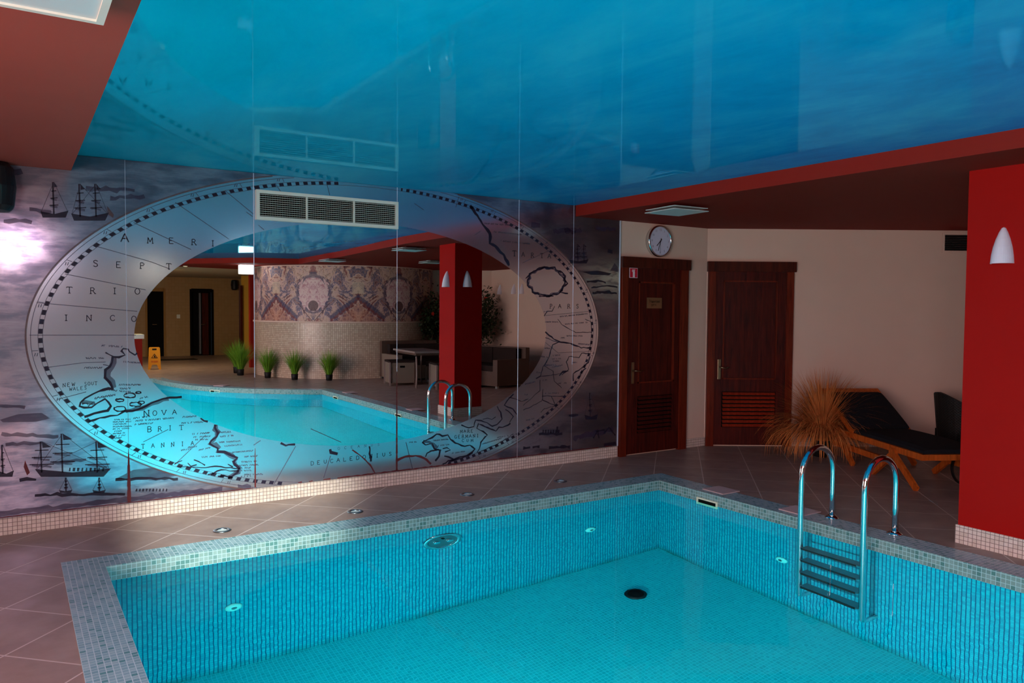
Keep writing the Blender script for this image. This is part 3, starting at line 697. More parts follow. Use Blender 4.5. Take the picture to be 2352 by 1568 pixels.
for L_, w_ in (([(190, 380), (260, 440), (320, 470), (400, 480), (500, 515), (580, 515)], .013), ([(190, 430), (260, 455), (310, 470)], .008), ([(300, 470), (250, 490), (225, 590), (170, 680), (150, 760), (110, 780)], .010), ([(180, 670), (260, 720), (265, 800), (330, 860)], .006),
               ([(580, 570), (500, 560), (480, 600), (390, 590), (370, 640), (390, 700), (330, 750)], .008), ([(295, 270), (330, 320), (450, 385), (590, 385)], .006), ([(430, 800), (430, 740), (500, 690), (560, 640), (575, 590)], .011), ([(480, 770), (500, 720), (540, 690)], .013),
               ([(150, 760), (280, 745), (390, 715)], .006), ([(145, 790), (145, 880), (60, 960), (0, 1010)], .006), ([(160, 960), (250, 1000), (290, 1010)], .008), ([(170, 870), (165, 960)], .006), ([(160, 930), (350, 930)], .006), ([(240, 930), (280, 1010)], .006),
               ([(0, 1050), (110, 1000), (160, 970)], .006), ([(150, 1070), (180, 1040), (270, 1015)], .005), ([(575, 510), (590, 430), (585, 300), (530, 270)], .006), ([(180, 245), (210, 205), (250, 200), (270, 160)], .007), ([(310, 755), (340, 720), (370, 715)], .012)):
    stroke('ink', pxs(L_, *CR), w_, .004)
# cartouche
ct = []
for i in range(49):
    t = 2*pi*i/48; r = 1+.05*sin(t*9)+.04*sin(t*14); ct.append((840+172*r*cos(t), 888+128*r*sin(t)))
stroke('ink', pxs(ct, 1040, 420, 3.92), .017, .004, .02); stroke('ink_soft', pxs([(840+(x-840)*.93, 888+(y-888)*.92) for x, y in ct], 1040, 420, 3.92), .014, .003, .02)
for L_ in ([(650, 860), (720, 790), (800, 770), (840, 755), (900, 775)], [(940, 800), (1010, 880), (985, 930), (960, 985), (1030, 995)], [(770, 1020), (900, 1018)]): stroke('ink', pxs(L_, 1040, 420, 3.92), .012, .004)

# map lettering (roman capitals drawn as strokes)
G = {'A': [[(0, 0), (.4, 1), (.8, 0)], [(.17, .4), (.63, .4)]], 'B': [[(.1, 0), (.1, 1), (.5, 1), (.65, .78), (.5, .53), (.1, .53)], [(.5, .53), (.72, .28), (.5, 0), (.1, 0)]],
     'C': [[(.75, .8), (.5, 1), (.2, .9), (.05, .5), (.2, .1), (.5, 0), (.75, .2)]], 'D': [[(.1, 0), (.1, 1), (.45, 1), (.72, .75), (.72, .25), (.45, 0), (.1, 0)]],
     'E': [[(.68, 1), (.1, 1), (.1, 0), (.72, 0)], [(.1, .52), (.5, .52)]], 'G': [[(.75, .8), (.5, 1), (.2, .9), (.05, .5), (.2, .1), (.5, 0), (.75, .15), (.75, .45), (.5, .45)]],
     'I': [[(.4, 0), (.4, 1)], [(.22, 1), (.58, 1)], [(.22, 0), (.58, 0)]], 'L': [[(.1, 1), (.1, 0), (.65, 0), (.65, .15)]], 'M': [[(.05, 0), (.1, 1), (.4, .2), (.75, 1), (.8, 0)], [(-.08, 0), (.18, 0)], [(.67, 0), (.93, 0)]],
     'N': [[(.08, 0), (.08, 1), (.72, 0), (.72, 1)], [(-.05, 0), (.2, 0)], [(.6, 1), (.85, 1)]], 'O': [[(.4+.36*cos(t*pi/6), .5+.5*sin(t*pi/6)) for t in range(13)]],
     'P': [[(.15, 0), (.15, 1), (.5, 1), (.7, .76), (.5, .5), (.15, .5)], [(0, 0), (.32, 0)]], 'R': [[(.15, 0), (.15, 1), (.5, 1), (.68, .77), (.5, .52), (.15, .52)], [(.42, .52), (.78, 0)], [(0, 0), (.3, 0)], [(.68, 0), (.9, 0)]],
     'S': [[(.68, .82), (.45, 1), (.18, .88), (.2, .65), (.6, .42), (.66, .15), (.4, 0), (.12, .14)]], 'T': [[(.4, 0), (.4, 1)], [(.02, .85), (.04, 1), (.76, 1), (.78, .85)], [(.24, 0), (.56, 0)]],
     'U': [[(.1, 1), (.1, .3), (.4, 0), (.7, .3), (.7, 1)]], 'V': [[(0, 1), (.4, 0), (.8, 1)], [(-.1, 1), (.15, 1)], [(.65, 1), (.9, 1)]], 'W': [[(0, 1), (.2, 0), (.42, .8), (.65, 0), (.85, 1)]]}
def glyph(ch, px, py, h, kind='ink', wmul=1.0):
    x, z = W(px, py)
    for st in G.get(ch, []): stroke(kind, [(x+(u-.4)*h*.85*wmul, z+(v-.5)*h) for u, v in st], h*.125, 0, h*.12)
def word(txt, p0, p1, h, kind='ink', w_=1.0):
    m = max(1, len(txt)-1)
    for i, ch in enumerate(txt):
        if ch != ' ': glyph(ch, p0[0]+(p1[0]-p0[0])*i/m, p0[1]+(p1[1]-p0[1])*i/m, h, kind, w_)
for ch, x, y, h in (('A', 286, 546, .060), ('M', 344, 552, .042), ('E', 393, 553, .042), ('R', 444, 556, .042), ('I', 488, 559, .042),
                    ('S', 219, 605, .046), ('E', 272, 608, .042), ('P', 326, 610, .042), ('T', 387, 612, .042),
                    ('T', 159, 666, .042), ('R', 212, 667.5, .042), ('I', 263, 668, .042), ('O', 315, 669, .042),
                    ('I', 151.6, 729.6, .040), ('N', 204, 730, .040), ('C', 258, 730, .040), ('O', 307, 732, .040),
                    ('P', 1264, 703, .042), ('A', 1284, 703, .042), ('R', 1304.5, 703, .042), ('S', 1324.6, 703, .042),
                    ('T', 1180, 582, .050), ('A', 1200, 584.5, .044), ('R', 1221, 586, .044), ('T', 1243, 587, .044), ('A', 1260, 588, .044),
                    ('N', 335.7, 949, .046), ('O', 355, 948, .036), ('V', 376, 947, .036), ('A', 400, 945.6, .036),
                    ('B', 343, 985, .040), ('R', 366, 984, .034), ('I', 390, 982, .034), ('T', 416, 981, .034)):
    glyph(ch, x, y, h, 'ink', 1.25)
word('TANNIA', (328, 1024), (441, 1017), .032); word('DEUCALEDONIUS', (716, 1063), (895, 1041.5), .032, w_=1.3); word('OCEANUS', (777, 1029), (868, 1020), .022, 'ink_soft', 1.3)
word('MARE', (1058, 990), (1082.6, 989), .028, w_=1.3); word('GERMANI', (1045, 1002.5), (1095.7, 999.7), .030, w_=1.2); word('CUM', (1062, 1011), (1082.6, 1010.5), .026, w_=1.3)
word('NEW', (147, 884), (168, 882), .026); word('SOUTH', (196, 881), (228, 879), .024); word('WALES', (162, 893), (196, 890), .024)
def scribble(px0, py0, px1, py1, h=.012):
    """one line of very small engraved lettering"""
    a = Vector(W(px0, py0)); b_ = Vector(W(px1, py1)); L_ = (b_-a).length; k = int(L_/(h*.9)); 
    for i in range(k):
        if random.random() < .14: continue
        q_ = a.lerp(b_, (i+.5)/k); dx = random.choice((-.3, 0, .3))*h
        stroke('ink_thin', [(q_.x-dx, q_.y-h*.5), (q_.x+dx, q_.y+h*.5)], h*.42, 0, .5)
        if random.random() < .6: stroke('ink_thin', [(q_.x, q_.y+random.choice((-.4, 0, .4))*h), (q_.x+h*.8, q_.y+random.choice((-.4, 0, .4))*h)], h*.3, 0, .5)
for r in ((232, 793, 285, 796), (196, 822, 242, 822), (188, 844, 234, 844), (282, 830, 322, 833), (272, 883, 322, 883), (274, 892, 303, 891), (216, 914, 270, 905, .014), (320, 915, 338, 910), (246, 894, 300, 900)): scribble(*r)
for i in range(9): scribble(258, 963+i*5.4, 300-2*i+random.uniform(-8, 8), 962+i*5.2, .010)
for r in ((305, 960, 345, 955), (310, 966, 398, 959), (308, 974, 350, 971), (418, 957, 450, 955), (415, 971, 468, 968), (440, 996, 480, 993), (443, 1003, 482, 1001), (447, 1009, 476, 1008), (502, 992, 530, 991), (504, 1002, 536, 999), (502, 1015, 552, 1012), (514, 1024, 556, 1020), (430, 1027, 452, 1024), (410, 1034, 438, 1030), (455, 1033, 482, 1027),
          (462, 1049, 505, 1046), (532, 1038, 580, 1034), (560, 1048, 590, 1046), (553, 1060, 588, 1058), (548, 1068, 592, 1066), (553, 1074, 574, 1073), (552, 1080, 576, 1079), (556, 1089, 602, 1088), (548, 1094, 576, 1092),
          (994, 1011, 1028, 1008), (1004, 1023, 1030, 1020), (938, 1015, 955, 1014), (985, 1035, 1012, 1033), (1036, 1040, 1066, 1036), (1106, 1019, 1150, 1006), (1140, 1004, 1166, 1000)): scribble(*r)
for r in ((1110, 513, 1170, 517), (1132, 532, 1196, 539), (1148, 553, 1215, 560), (1284, 727, 1348, 720), (1250, 739, 1280, 739), (1296, 744, 1347, 740), (1247, 716, 1256, 715), (1284, 776, 1295, 775), (1297, 771, 1336, 771), (1326, 789, 1352, 791), (1249, 799, 1262, 800), (1268, 816, 1284, 815), (1266, 824, 1287, 823), (1268, 829, 1283, 829), (1240, 818, 1256, 820), (1250, 838, 1276, 838), (1266, 843, 1290, 838), (1313, 832, 1324, 832),
          (1225, 854, 1242, 856), (1242, 873, 1255, 872), (1280, 880, 1300, 879), (1204, 882, 1228, 876), (1250, 903, 1282, 902), (1200, 905, 1210, 906), (1206, 965, 1226, 960)): scribble(*r, h=.013)

# ships and shore of the engraved surround
def poly_px(kind, pts, ox, oy, s):
    P = pxs(pts, ox, oy, s)
    if area(P) < 0: P.reverse()
    inkface(kind, P)
def ship(x0, x1, y, h, masts, org, flag=True):
    """hull from x0 to x1 at waterline y (crop pixels), masts = list of x"""
    w_ = x1-x0
    for a, b_ in ((0, .5), (.5, 1)):
        poly_px('ship', [(x0+w_*(a if a else .0), y-h*.18 if a == 0 else y-h*.10), (x0+w_*(a+.08 if a == 0 else a), y), (x0+w_*(b_-(.1 if b_ == 1 else 0)), y), (x0+w_*b_, y-h*(.20 if b_ == 1 else .10))], *org)
    for i, mx in enumerate(masts):
        top = y-h*(1-.18*abs(i-len(masts)/2+.5))
        stroke('ship', pxs([(mx, y-h*.1), (mx-h*.03, top)], *org), .010)
        for k, hw in ((.35, .16), (.55, .13), (.75, .09)):
            yy = y+(top-y)*k; stroke('ship', pxs([(mx-w_*hw, yy+2), (mx+w_*hw, yy-2)], *org), .007)
            if k < .7: stroke('ink_soft', pxs([(mx-w_*hw*.8, yy+5), (mx+w_*hw*.8, yy+h*.06)], *org), .014, .004)
        stroke('ink_thin', pxs([(mx, top), (x0+w_*.02, y-h*.15)], *org), .0035); stroke('ink_thin', pxs([(mx, top), (x1-w_*.02, y-h*.15)], *org), .0035)
        if flag: poly_px('ship', [(mx, top), (mx+w_*.13, top+h*.13), (mx+w_*.01, top+h*.15)], *org)
O1 = (0, 340, 3.563); O2 = (0, 740, 3.137); O3 = (1040, 420, 3.92)
ship(330, 560, 570, 290, [440], O1); ship(580, 890, 595, 330, [655, 785], O1)
poly_px('ink_brown', [(875, 475), (930, 545), (925, 575), (880, 540)], *O1)
ship(250, 800, 1110, 310, [300, 450, 700], O2); ship(-10, 100, 1110, 230, [20], O2, False); ship(425, 520, 1225, 110, [475], O2, False); ship(665, 760, 1225, 110, [715], O2, False)
poly_px('rust', [(180, 990), (215, 1080), (195, 1100), (170, 1040)], *O2)
for (x0, x1, y) in ((140, 260, 1135), (250, 560, 1245), (560, 900, 1240), (830, 1280, 1130)): stroke('ship', pxs([(x0, y), ((x0+x1)/2, y-8), (x1, y-4)], *O2), .020, .006)
for i in range(9): stroke('ship', pxs([(500+i*30, 1070), (500+i*30+4, 1045)], *O2), .012, .003)
for i in range(10): stroke('ship', pxs([(980+i*24, 1215), (980+i*24+4, 1195)], *O2), .012, .003)
poly_px('ink_soft', [(0, 700), (130, 660), (300, 650), (360, 690), (260, 715), (20, 718)], *O2)
poly_px('ink_soft', [(830, 1125), (960, 1060), (1100, 1045), (1280, 1100), (1100, 1135)], *O2)
for r in ((40, 880, 300, 862), (10, 800, 420, 820), (430, 1000, 620, 985), (0, 600, 180, 612)): stroke('ink_soft', pxs([(r[0], r[1]), (r[2], r[3])], *O2), .022, .006)
for r in ((30, 600, 260, 610), (40, 205, 180, 190), (240, 500, 420, 520), (900, 410, 1180, 395), (1310, 140, 1560, 175), (700, 330, 1100, 350)): stroke('ink_soft', pxs([(r[0], r[1]), (r[2], r[3])], *O1), .030, .010)
for r in ((60, 590, 140, 640), (160, 700, 360, 720)): pass
ship(1040, 1215, 725, 190, [1120, 1175], O3)
poly_px('ship', [(1160, 800), (1300, 790), (1420, 815), (1400, 830), (1240, 828)], *O3); poly_px('ink_soft', [(1410, 790), (1450, 720), (1480, 760), (1480, 800)], *O3); poly_px('ship', [(1390, 595), (1430, 605), (1430, 638), (1385, 625)], *O3)
stroke('ship', pxs([(1200, 890), (1280, 880), (1370, 900)], *O3), .022, .008); stroke('ship', pxs([(1240, 945), (1380, 925), (1475, 940)], *O3), .016, .004); stroke('ship', pxs([(1250, 990), (1340, 980), (1470, 995)], *O3), .026, .008)
ship(525, 640, 1130, 230, [575], CR, False)
for (x0, x1, y) in ((135, 335, 1250), (390, 470, 1090), (220, 400, 1365), (0, 60, 1368), (80, 140, 1362)): stroke('ship', pxs([(x0, y+6), ((x0+x1)/2, y+2), (x1, y)], *CR), .026, .005)
for i in range(7): stroke('ship', pxs([(170+i*22, 1245), (172+i*22, 1218)], *CR), .018, .004)
stroke('ship', pxs([(290, 1240), (292, 1190)], *CR), .02)
for L_ in ([(690, 1250), (735, 1195), (790, 1265)], [(600, 1290), (640, 1220), (650, 1290)], [(620, 1230), (700, 1220)]): stroke('ship', pxs(L_, *CR), .020, .004)
poly_px('ship', [(690, 1335), (790, 1320), (795, 1345), (690, 1362)], *CR)
stroke('ink_soft', pxs([(430, 1290), (600, 1250), (700, 1230), (800, 1200)], *CR), .05, .012)
for r in ((1000, 430, 1100, 440), (700, 375, 780, 385), (900, 440, 1150, 420), (1280, 400, 1460, 420)): stroke('ink_soft', pxs([(r[0], r[1]), (r[2], r[3])], *O3), .045, .014)
# dark ground line and lost silvering along the bottom edge and at the joints
stroke('ink_soft', [(-.9, .145), (.9, .150), (1.55, .14), (1.75, .13)], .035, .005)
stroke('rust', [(-.9, .124), (1.60, .124)], .006, .001); stroke('rust', [(1.9, .124), (2.84, .126), (3.3, .128), (4.1, .126), (5.3, .124)], .010, .002)
for (x, z1, w_) in ((.715, .50, .03), (1.617, .42, .013), (2.837, 1.0, .016), (4.105, .55, .012)):
    zz = .125
    while zz < z1:
        f_ = 1-(zz-.125)/(z1-.125); w0 = w_*(f_**.7)*random.uniform(.6, 1.1)+.003
        for sx in (-1, 1): inkface('rust', sorted([(x, zz), (x+sx*w0/2, zz), (x+sx*w0/2*.95, zz+.02), (x, zz+.02)], key=lambda p: atan2(p[1]-zz-.01, p[0]-x-sx*w0/4)))
        zz += .0195
CX_ = (560, 700, 3.733)
stroke('rust', pxs([(1310, 1330), (1380, 1300), (1470, 1292), (1540, 1310), (1600, 1360), (1640, 1410)], *CX_), .020, .004)
stroke('rust', pxs([(1270, 1450), (1350, 1425), (1470, 1420), (1640, 1405)], *CX_), .012, .004)
stroke('rust', pxs([(1300, 20), (1360, 60), (1460, 60), (1600, 45)], 1000, 1040, 6.918), .012, .002)

PL = ['printed mirror panel carrying the black wall speaker, covered in ships and clouds',
      'mirror panel printed with the letters A M S E P T R I O and a coastline',
      'tall mirror panel with letters E R I above, reflecting corridor, behind air vent grille',
      'mirror panel reflecting the red column and ladder, printed TARTA below a dark river line',
      'narrow mirror panel printed with the letters PARS and an oval cartouche',
      'darkest printed mirror panel, with shore and ship, touching the first door frame']
PL[2] = 'mirror panel behind the long air vent grille, reflecting the round mural wall and potted grasses'
PL[1] = 'mirror panel beside the air vent, reflecting the corridor and yellow floor sign'
for i in range(6):
    x0, x1 = SEAMS[i]+.0012, SEAMS[i+1]-.0012
    e = empty('mirror_panel', ((x0+x1)/2, 0, .118)); tag(e, PL[i], 'mirror', 'printed mirror panels along the wall')
    cuts = [x0]+[c for c in (.38, 4.79) if x0 < c < x1]+[x1]
    poly = [(x0, .118), (x1, .118)]
    for a, b_ in reversed(list(zip(cuts, cuts[1:]))):
        zt = TOPS((a+b_)/2)-.002; poly += [(b_, zt), (a, zt)]
    def shift(mb_): mb_.v = [(v[0]-(x0+x1)/2, v[1], v[2]-.118) for v in mb_.v]; return mb_
    g = MB(); V = [[Vector((p[0], p[1], 0)) for p in poly]]
    for t in tessellate_polygon(V):
        P = [poly[k] for k in t]
        if area(P) < 0: P.reverse()
        g.face([(p[0], MY, p[1]) for p in P])
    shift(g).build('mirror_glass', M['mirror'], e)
    g = MB()
    m_ = len(poly)
    for k in range(m_):
        a, b_ = poly[k], poly[(k+1) % m_]; g.face([(a[0], MY, a[1]), (a[0], -.001, a[1]), (b_[0], -.001, b_[1]), (b_[0], MY, b_[1])])
    shift(g).build('glass_edge', M['mirror_edge'], e)
    nm = {'ink': 'map_print', 'ink_soft': 'coast_shading', 'ink_thin': 'fine_map_print', 'ink_brown': 'border_print', 'rust': 'peeling_silver', 'ship': 'ship_print'}
    for kd in INK:
        if INK[kd][i].f: shift(INK[kd][i]).build(nm[kd], M[kd], e)
# slim white joint line between panels
for i, x in enumerate(SEAMS[1:6]):
    hw = (.0008, .0022, .0012, .0016, .0007)[i]; mb = MB().b(x-hw, x+hw, MY-.003, MY+.002, .118 if i in (3,) else (1.0 if i else .9), CEIL-.003)
    struct(mb.build('trim_%d' % (10+i), M['mirror_edge']))
struct(MB().b(5.3725, 5.382, -.02, 0, .118, SOF-.002).build('trim_16', M['mirror_edge']))

# ------------------------------------------------------------------ air vent on the mirror
x0, x1, z0, z1 = 1.632, 2.838, 2.238, 2.470
V_ = empty('air_vent', ((x0+x1)/2, MY, (z0+z1)/2)); tag(V_, 'long white three-bay air vent grille mounted high on the mirror', 'vent')
def loc(mb_, o): mb_.v = [(v[0]-o.location[0], v[1]-o.location[1], v[2]-o.location[2]) for v in mb_.v]; return mb_
yv = MY-.003
mb = MB(); fw = .026
mb.b(x0, x1, yv-.022, yv, z1-fw, z1); mb.b(x0, x1, yv-.022, yv, z0, z0+fw); mb.b(x0, x0+fw, yv-.022, yv, z0+fw, z1-fw); mb.b(x1-fw, x1, yv-.022, yv, z0+fw, z1-fw)
for t in (1/3, 2/3):
    xm = x0+(x1-x0)*t; mb.b(xm-.006, xm+.006, yv-.021, yv, z0+fw, z1-fw)
loc(mb, V_).build('frame', M['white'], V_)
loc(MB().b(x0+fw, x1-fw, yv-.002, yv-.0005, z0+fw, z1-fw), V_).build('backing', M['vent_dark'], V_)
mb = MB(); k = 60
for i in range(k):
    xx = x0+fw+(x1-x0-2*fw)*(i+.5)/k; mb.b(xx-.0008, xx+.0008, yv-.008, yv-.004, z0+fw, z1-fw)
loc(mb, V_).build('vertical_fin', M['fin'], V_)
for i in range(11):
    zz = z0+fw+(z1-z0-2*fw)*(i+.5)/11; loc(MB().b(x0+fw, x1-fw, yv-.019, yv-.011, zz-.0014, zz+.0014), V_).build('slat', M['white'], V_)

# ------------------------------------------------------------------ doors
def panel_door(name, basis, side_jamb, leaf, panel, louver, handle_s, extra_plaque=False):
    """basis: function (s, out, z) -> world point, out = distance into the room"""
    e = empty(name); struct(e)
    def bx(mb_, s0, s1, o0, o1, z0, z1):
        c8 = [basis(s, o, z) for s in (s0, s1) for o in (o0, o1) for z in (z0, z1)]
        for q_ in ((0, 1, 3, 2), (4, 6, 7, 5), (0, 4, 5, 1), (2, 3, 7, 6), (0, 2, 6, 4), (1, 5, 7, 3)): mb_.face([c8[k] for k in q_])
        return mb_
    s0, s1 = side_jamb; l0, l1 = leaf
    mb = MB(); bx(mb, s0+.01, l0, 0, .045, 0, 2.0); bx(mb, l1, s1-.02, 0, .045, 0, 2.0); mb.build('door_frame', M['jamb'], e, recalc=True)
    bx(MB(), s0, s1, 0, .06, 2.0, 2.115).build('door_head', M['head'], e, recalc=True)
    mb = MB(); p0, p1, pz0, pz1 = panel; v0, v1, vz0, vz1 = louver
    bx(mb, l0, p0, .002, .03, .015, 2.0); bx(mb, p1, l1, .002, .03, .015, 2.0)
    bx(mb, p0, p1, .002, .03, pz1, 2.0); bx(mb, p0, p1, .002, .03, vz1, pz0); bx(mb, p0, p1, .002, .03, .015, vz0)
    mb.build('door_leaf', M['door'], e, recalc=True)
    bx(MB(), p0, p1, .002, .012, pz0, pz1).build('door_panel', M['door'], e, recalc=True)
    mb = MB(); t = .016
    for a_, b2, c2, d2 in ((p0, p0+t, pz0, pz1), (p1-t, p1, pz0, pz1), (p0, p1, pz0, pz0+t), (p0, p1, pz1-t, pz1)): bx(mb, a_, b2, .012, .036, c2, d2)
    mb.build('molding', M['jamb'], e, recalc=True)
    k = 9; mb = MB(); bx(mb, p0, p1, .002, .006, vz0, vz1); mb.build('louver_backing', M['darkopen'], e, recalc=True)
    for i in range(k):
        zz = vz0+(vz1-vz0)*(i+.5)/k; h = (vz1-vz0)/k
        c8 = [basis(s, o, z) for s in (v0, v1) for (o, z) in ((.030, zz-h*.38), (.034, zz-h*.26), (.012, zz+h*.26), (.008, zz+h*.16))]
        mb = MB()
        for q_ in ((0, 1, 2, 3), (7, 6, 5, 4), (0, 4, 5, 1), (1, 5, 6, 2), (2, 6, 7, 3), (3, 7, 4, 0)): mb.face([c8[j] for j in q_])
        mb.build('louver_slat', M['louver'] if not extra_plaque else M['door'], e, recalc=True)
    hs = handle_s; mb = bx(MB(), hs-.018, hs+.018, .03, .040, .77, 1.0)
    h = mb.build('handle_plate', M['brass'], e, bevel=.003, recalc=True)
    MB().tube([basis(hs, .035, .91), basis(hs, .075, .91), basis(hs+.015, .085, .91), basis(hs+.06, .085, .90), basis(hs+.105, .078, .915)], [.009, .009, .009, .008, .006], 8).build('door_handle', M['brass'], e, smooth=True)
    return e, bx
bN = lambda s, o, z: (s, -o, z)
d1, bx1 = panel_door('door_1', bN, (5.383, 6.385), (5.475, 6.25), (5.635, 6.165, .77, 1.86), (5.655, 6.15, .23, .63), 5.56, True)
P6v = Vector((6.70, 0, 0))
bE = lambda s, o, z: tuple(P6v+W2D*s+W2N*o+Vector((0, 0, z)))
d2, bx2 = panel_door('door_2', bE, (.0, 1.005), (.095, .905), (.185, .805, .77, 1.90), (.20, .80, .22, .63), .15)

# brass plate on the first door
pe = empty('door_plaque', (5.875, -.02, 1.63)); tag(pe, 'small brass name plate with dark lettering on the first door', 'sign')
loc(MB().b(5.765, 5.985, -.018, -.0125, 1.575, 1.69), pe).build('plate', M['brass'], pe)
mb = MB(); text_into(mb, 'Технический', .040, (5.875, -.0192, 1.648), (1, 0, 0), (0, 0, 1), .155); text_into(mb, 'узел', .034, (5.865, -.0192, 1.612), (1, 0, 0), (0, 0, 1), .07)
loc(mb, pe).build('lettering', M['signblack'], pe)
# fire extinguisher sign
fe = empty('fire_extinguisher_sign', (5.55, -.032, 1.955)); tag(fe, 'red square sign with white extinguisher symbol on first door top corner', 'sign')
loc(MB().b(5.495, 5.608, -.036, -.0315, 1.895, 2.0), fe).build('sign_plate', M['signwhite'], fe)
loc(MB().b(5.500, 5.603, -.038, -.036, 1.90, 1.995), fe).build('red_field', M['firered'], fe)
mb = MB(); mb.b(5.540, 5.566, -.0395, -.038, 1.902, 1.965); mb.b(5.546, 5.560, -.0395, -.038, 1.965, 1.976); mb.b(5.530, 5.572, -.0395, -.038, 1.976, 1.983); mb.b(5.528, 5.536, -.0395, -.038, 1.958, 1.980)
loc(mb, fe).build('extinguisher_symbol', M['signwhite'], fe)

# wall clock
ck = empty('wall_clock', (5.91, 0, 2.30)); tag(ck, 'round white wall clock with chrome rim above the first door', 'clock')
RY = Matrix.Rotation(pi/2, 3, 'X')     # lathe axis +z -> -y
MB().lathe([(.150, .001), (.165, .004), (.170, .04), (.168, .060), (.158, .066), (.152, .060), (.151, .050)], (0, 0, 0), 48, RY, False).build('clock_case', M['steel'], ck, smooth=True)
MB().lathe([(.153, .050), (.153, .056)], (0, 0, 0), 48, RY).build('clock_face', M['clockface'], ck)
mb = MB()
for i in range(12):
    t = radians(90-30*(i+1)); text_into(mb, str(i+1), .034, (.122*cos(t), -.0575, .122*sin(t)), (1, 0, 0), (0, 0, 1))
for i in range(60):
    t = radians(6*i); mb.bar((.142*cos(t), -.0572, .142*sin(t)), (.148*cos(t), -.0572, .148*sin(t)), .0015, .0006, (0, 1, 0))
mb.build('numerals', M['clockink'], ck)
def hand(ang, L_, w_, y): t = radians(90-ang); return MB().bar((-.03*cos(t), y, -.03*sin(t)), (L_*cos(t), y, L_*sin(t)), .0015, w_, (cos(t+pi/2), 0, sin(t+pi/2)))
hand(225, .075, .008, -.0595).build('hour_hand', M['clockhand'], ck); hand(198, .11, .006, -.0615).build('minute_hand', M['clockhand'], ck); hand(183, .12, .002, -.0630).build('second_hand', M['clockink'], ck)
MB().lathe([(.007, .057), (.007, .065)], (0, 0, 0), 16, RY).build('hand_hub', M['clockhand'], ck)

# vent in the east wall
ve = empty('wall_vent', tuple(P6v+W2D*2.93+Vector((0, 0, 2.35)))); ve.rotation_euler = (0, 0, a33); tag(ve, 'small white louvred vent in cream wall beside red column top', 'vent')
mb = MB(); mb.b(-.25, .25, -.014, -.001, .09, .115); mb.b(-.25, .25, -.014, -.001, -.115, -.09); mb.b(-.25, -.225, -.014, -.001, -.09, .09); mb.b(.225, .25, -.014, -.001, -.09, .09); mb.build('frame', M['plaster'], ve)
MB().b(-.225, .225, -.003, -.001, -.09, .09).build('backing', M['vent_dark'], ve)
for i in range(9): MB().b(-.225, .225, -.012, -.004, -.082+i*.0205-.002, -.082+i*.0205+.002).build('slat', M['steel_dull'], ve)

# ------------------------------------------------------------------ ceiling lamps
def small_lamp(x, y, rz, label, first=None):
    if first: o = copy_tree(first); o.location = (x, y, SOF); o.rotation_euler = (0, 0, rz)
    else:
        o = empty('ceiling_lamp', (x, y, SOF), rz)
        MB().b(-.09, .09, -.09, .09, -.012, 0).build('mount', M['steel_dull'], o)
        for zc, s, nm_ in ((-.026, .195, 'upper_glass'), (-.052, .200, 'lower_glass')):
            MB().b(-s, s, -s, s, zc-.003, zc+.003).build(nm_, M['lampglass'], o, bevel=.002)
        mb_ = MB()
        for sx in (-1, 1):
            for sy in (-1, 1): mb_.b(sx*.08-.006, sx*.08+.006, sy*.08-.006, sy*.08+.006, -.05, -.012)
        mb_.build('spacer', M['steel'], o)
    tag(o, label, 'ceiling lamp', 'two-layer square glass ceiling lamps'); return o
L0 = small_lamp(5.06, -1.14, radians(-4), 'square two-layer glass lamp under red soffit above first door')
small_lamp(5.14, -4.60, 0, 'square two-layer glass lamp on the red soffit close to the red column sconces', L0)
small_lamp(5.18, -8.05, 0, 'square two-layer glass lamp above the potted grasses and mural wall', L0)
small_lamp(6.90, -7.25, 0, 'square two-layer glass lamp above the rattan table, behind the red column', L0)
def big_lamp(x, y, lit, label):
    o = empty('ceiling_light_box', (x, y, SOF)); tag(o, label, 'ceiling lamp')
    s = .27; MB().b(-s+.03, s-.03, -s+.03, s-.03, -.04, 0).build('body', M['white'], o)
    mb_ = MB(); h0, h1 = -.075, -.035
    mb_.b(-s, s, -s, -s+.022, h0, h1); mb_.b(-s, s, s-.022, s, h0, h1); mb_.b(-s, -s+.022, -s+.022, s-.022, h0, h1); mb_.b(s-.022, s, -s+.022, s-.022, h0, h1)
    mb_.build('frame', M['white'], o, bevel=.006)
    MB().b(-s+.02, s-.02, -s+.02, s-.02, -.068, -.045).build('diffuser', M['lit'] if lit else M['lampglass'], o); return o
big_lamp(-.01, -3.75, False, 'unlit large white-framed square ceiling lamp on the west soffit')
sp = empty('added_spot', (.15, -4.40, SOF)); tag(sp, 'small added spot on the west soffit lighting the deck by the mirror', 'added_spot')
MB().lathe([(.03, 0), (.03, -.03), (.012, -.035)], (0, 0, 0), 20).build('mount', M['white'], sp)
MB().lathe([(.035, 0), (.04, -.07)], (0, .0, -.03), 20, Matrix.Rotation(radians(-38), 3, 'X'), False).build('spot_head', M['white'], sp)
big_lamp(.07, -5.75, True, 'lit square ceiling lamp whose glow shows in the printed mirror beside the speaker')
big_lamp(.0, -9.8, True, 'lit square ceiling lamp over the west deck, farthest from the mirror wall')
bl = empty('light_box', (4.62, -11.5, 0)); tag(bl, 'bright white light box hanging near the round mural wall', 'lamp')
MB().b(-.31, -.02, -.04, .04, 2.30, 2.49).build('lit_face', M['litbox'], bl); MB().b(-.33, .0, -.05, -.04, 2.29, 2.49).build('backplate', M['white'], bl)
cl = empty('added_corridor_light', (3.0, -14.6, SOF)); tag(cl, 'added warm ceiling lamp in the corridor, out of view', 'ceiling lamp'); MB().b(-.3, .3, -.3, .3, -.03, 0).build('diffuser', M['litdown'], cl)

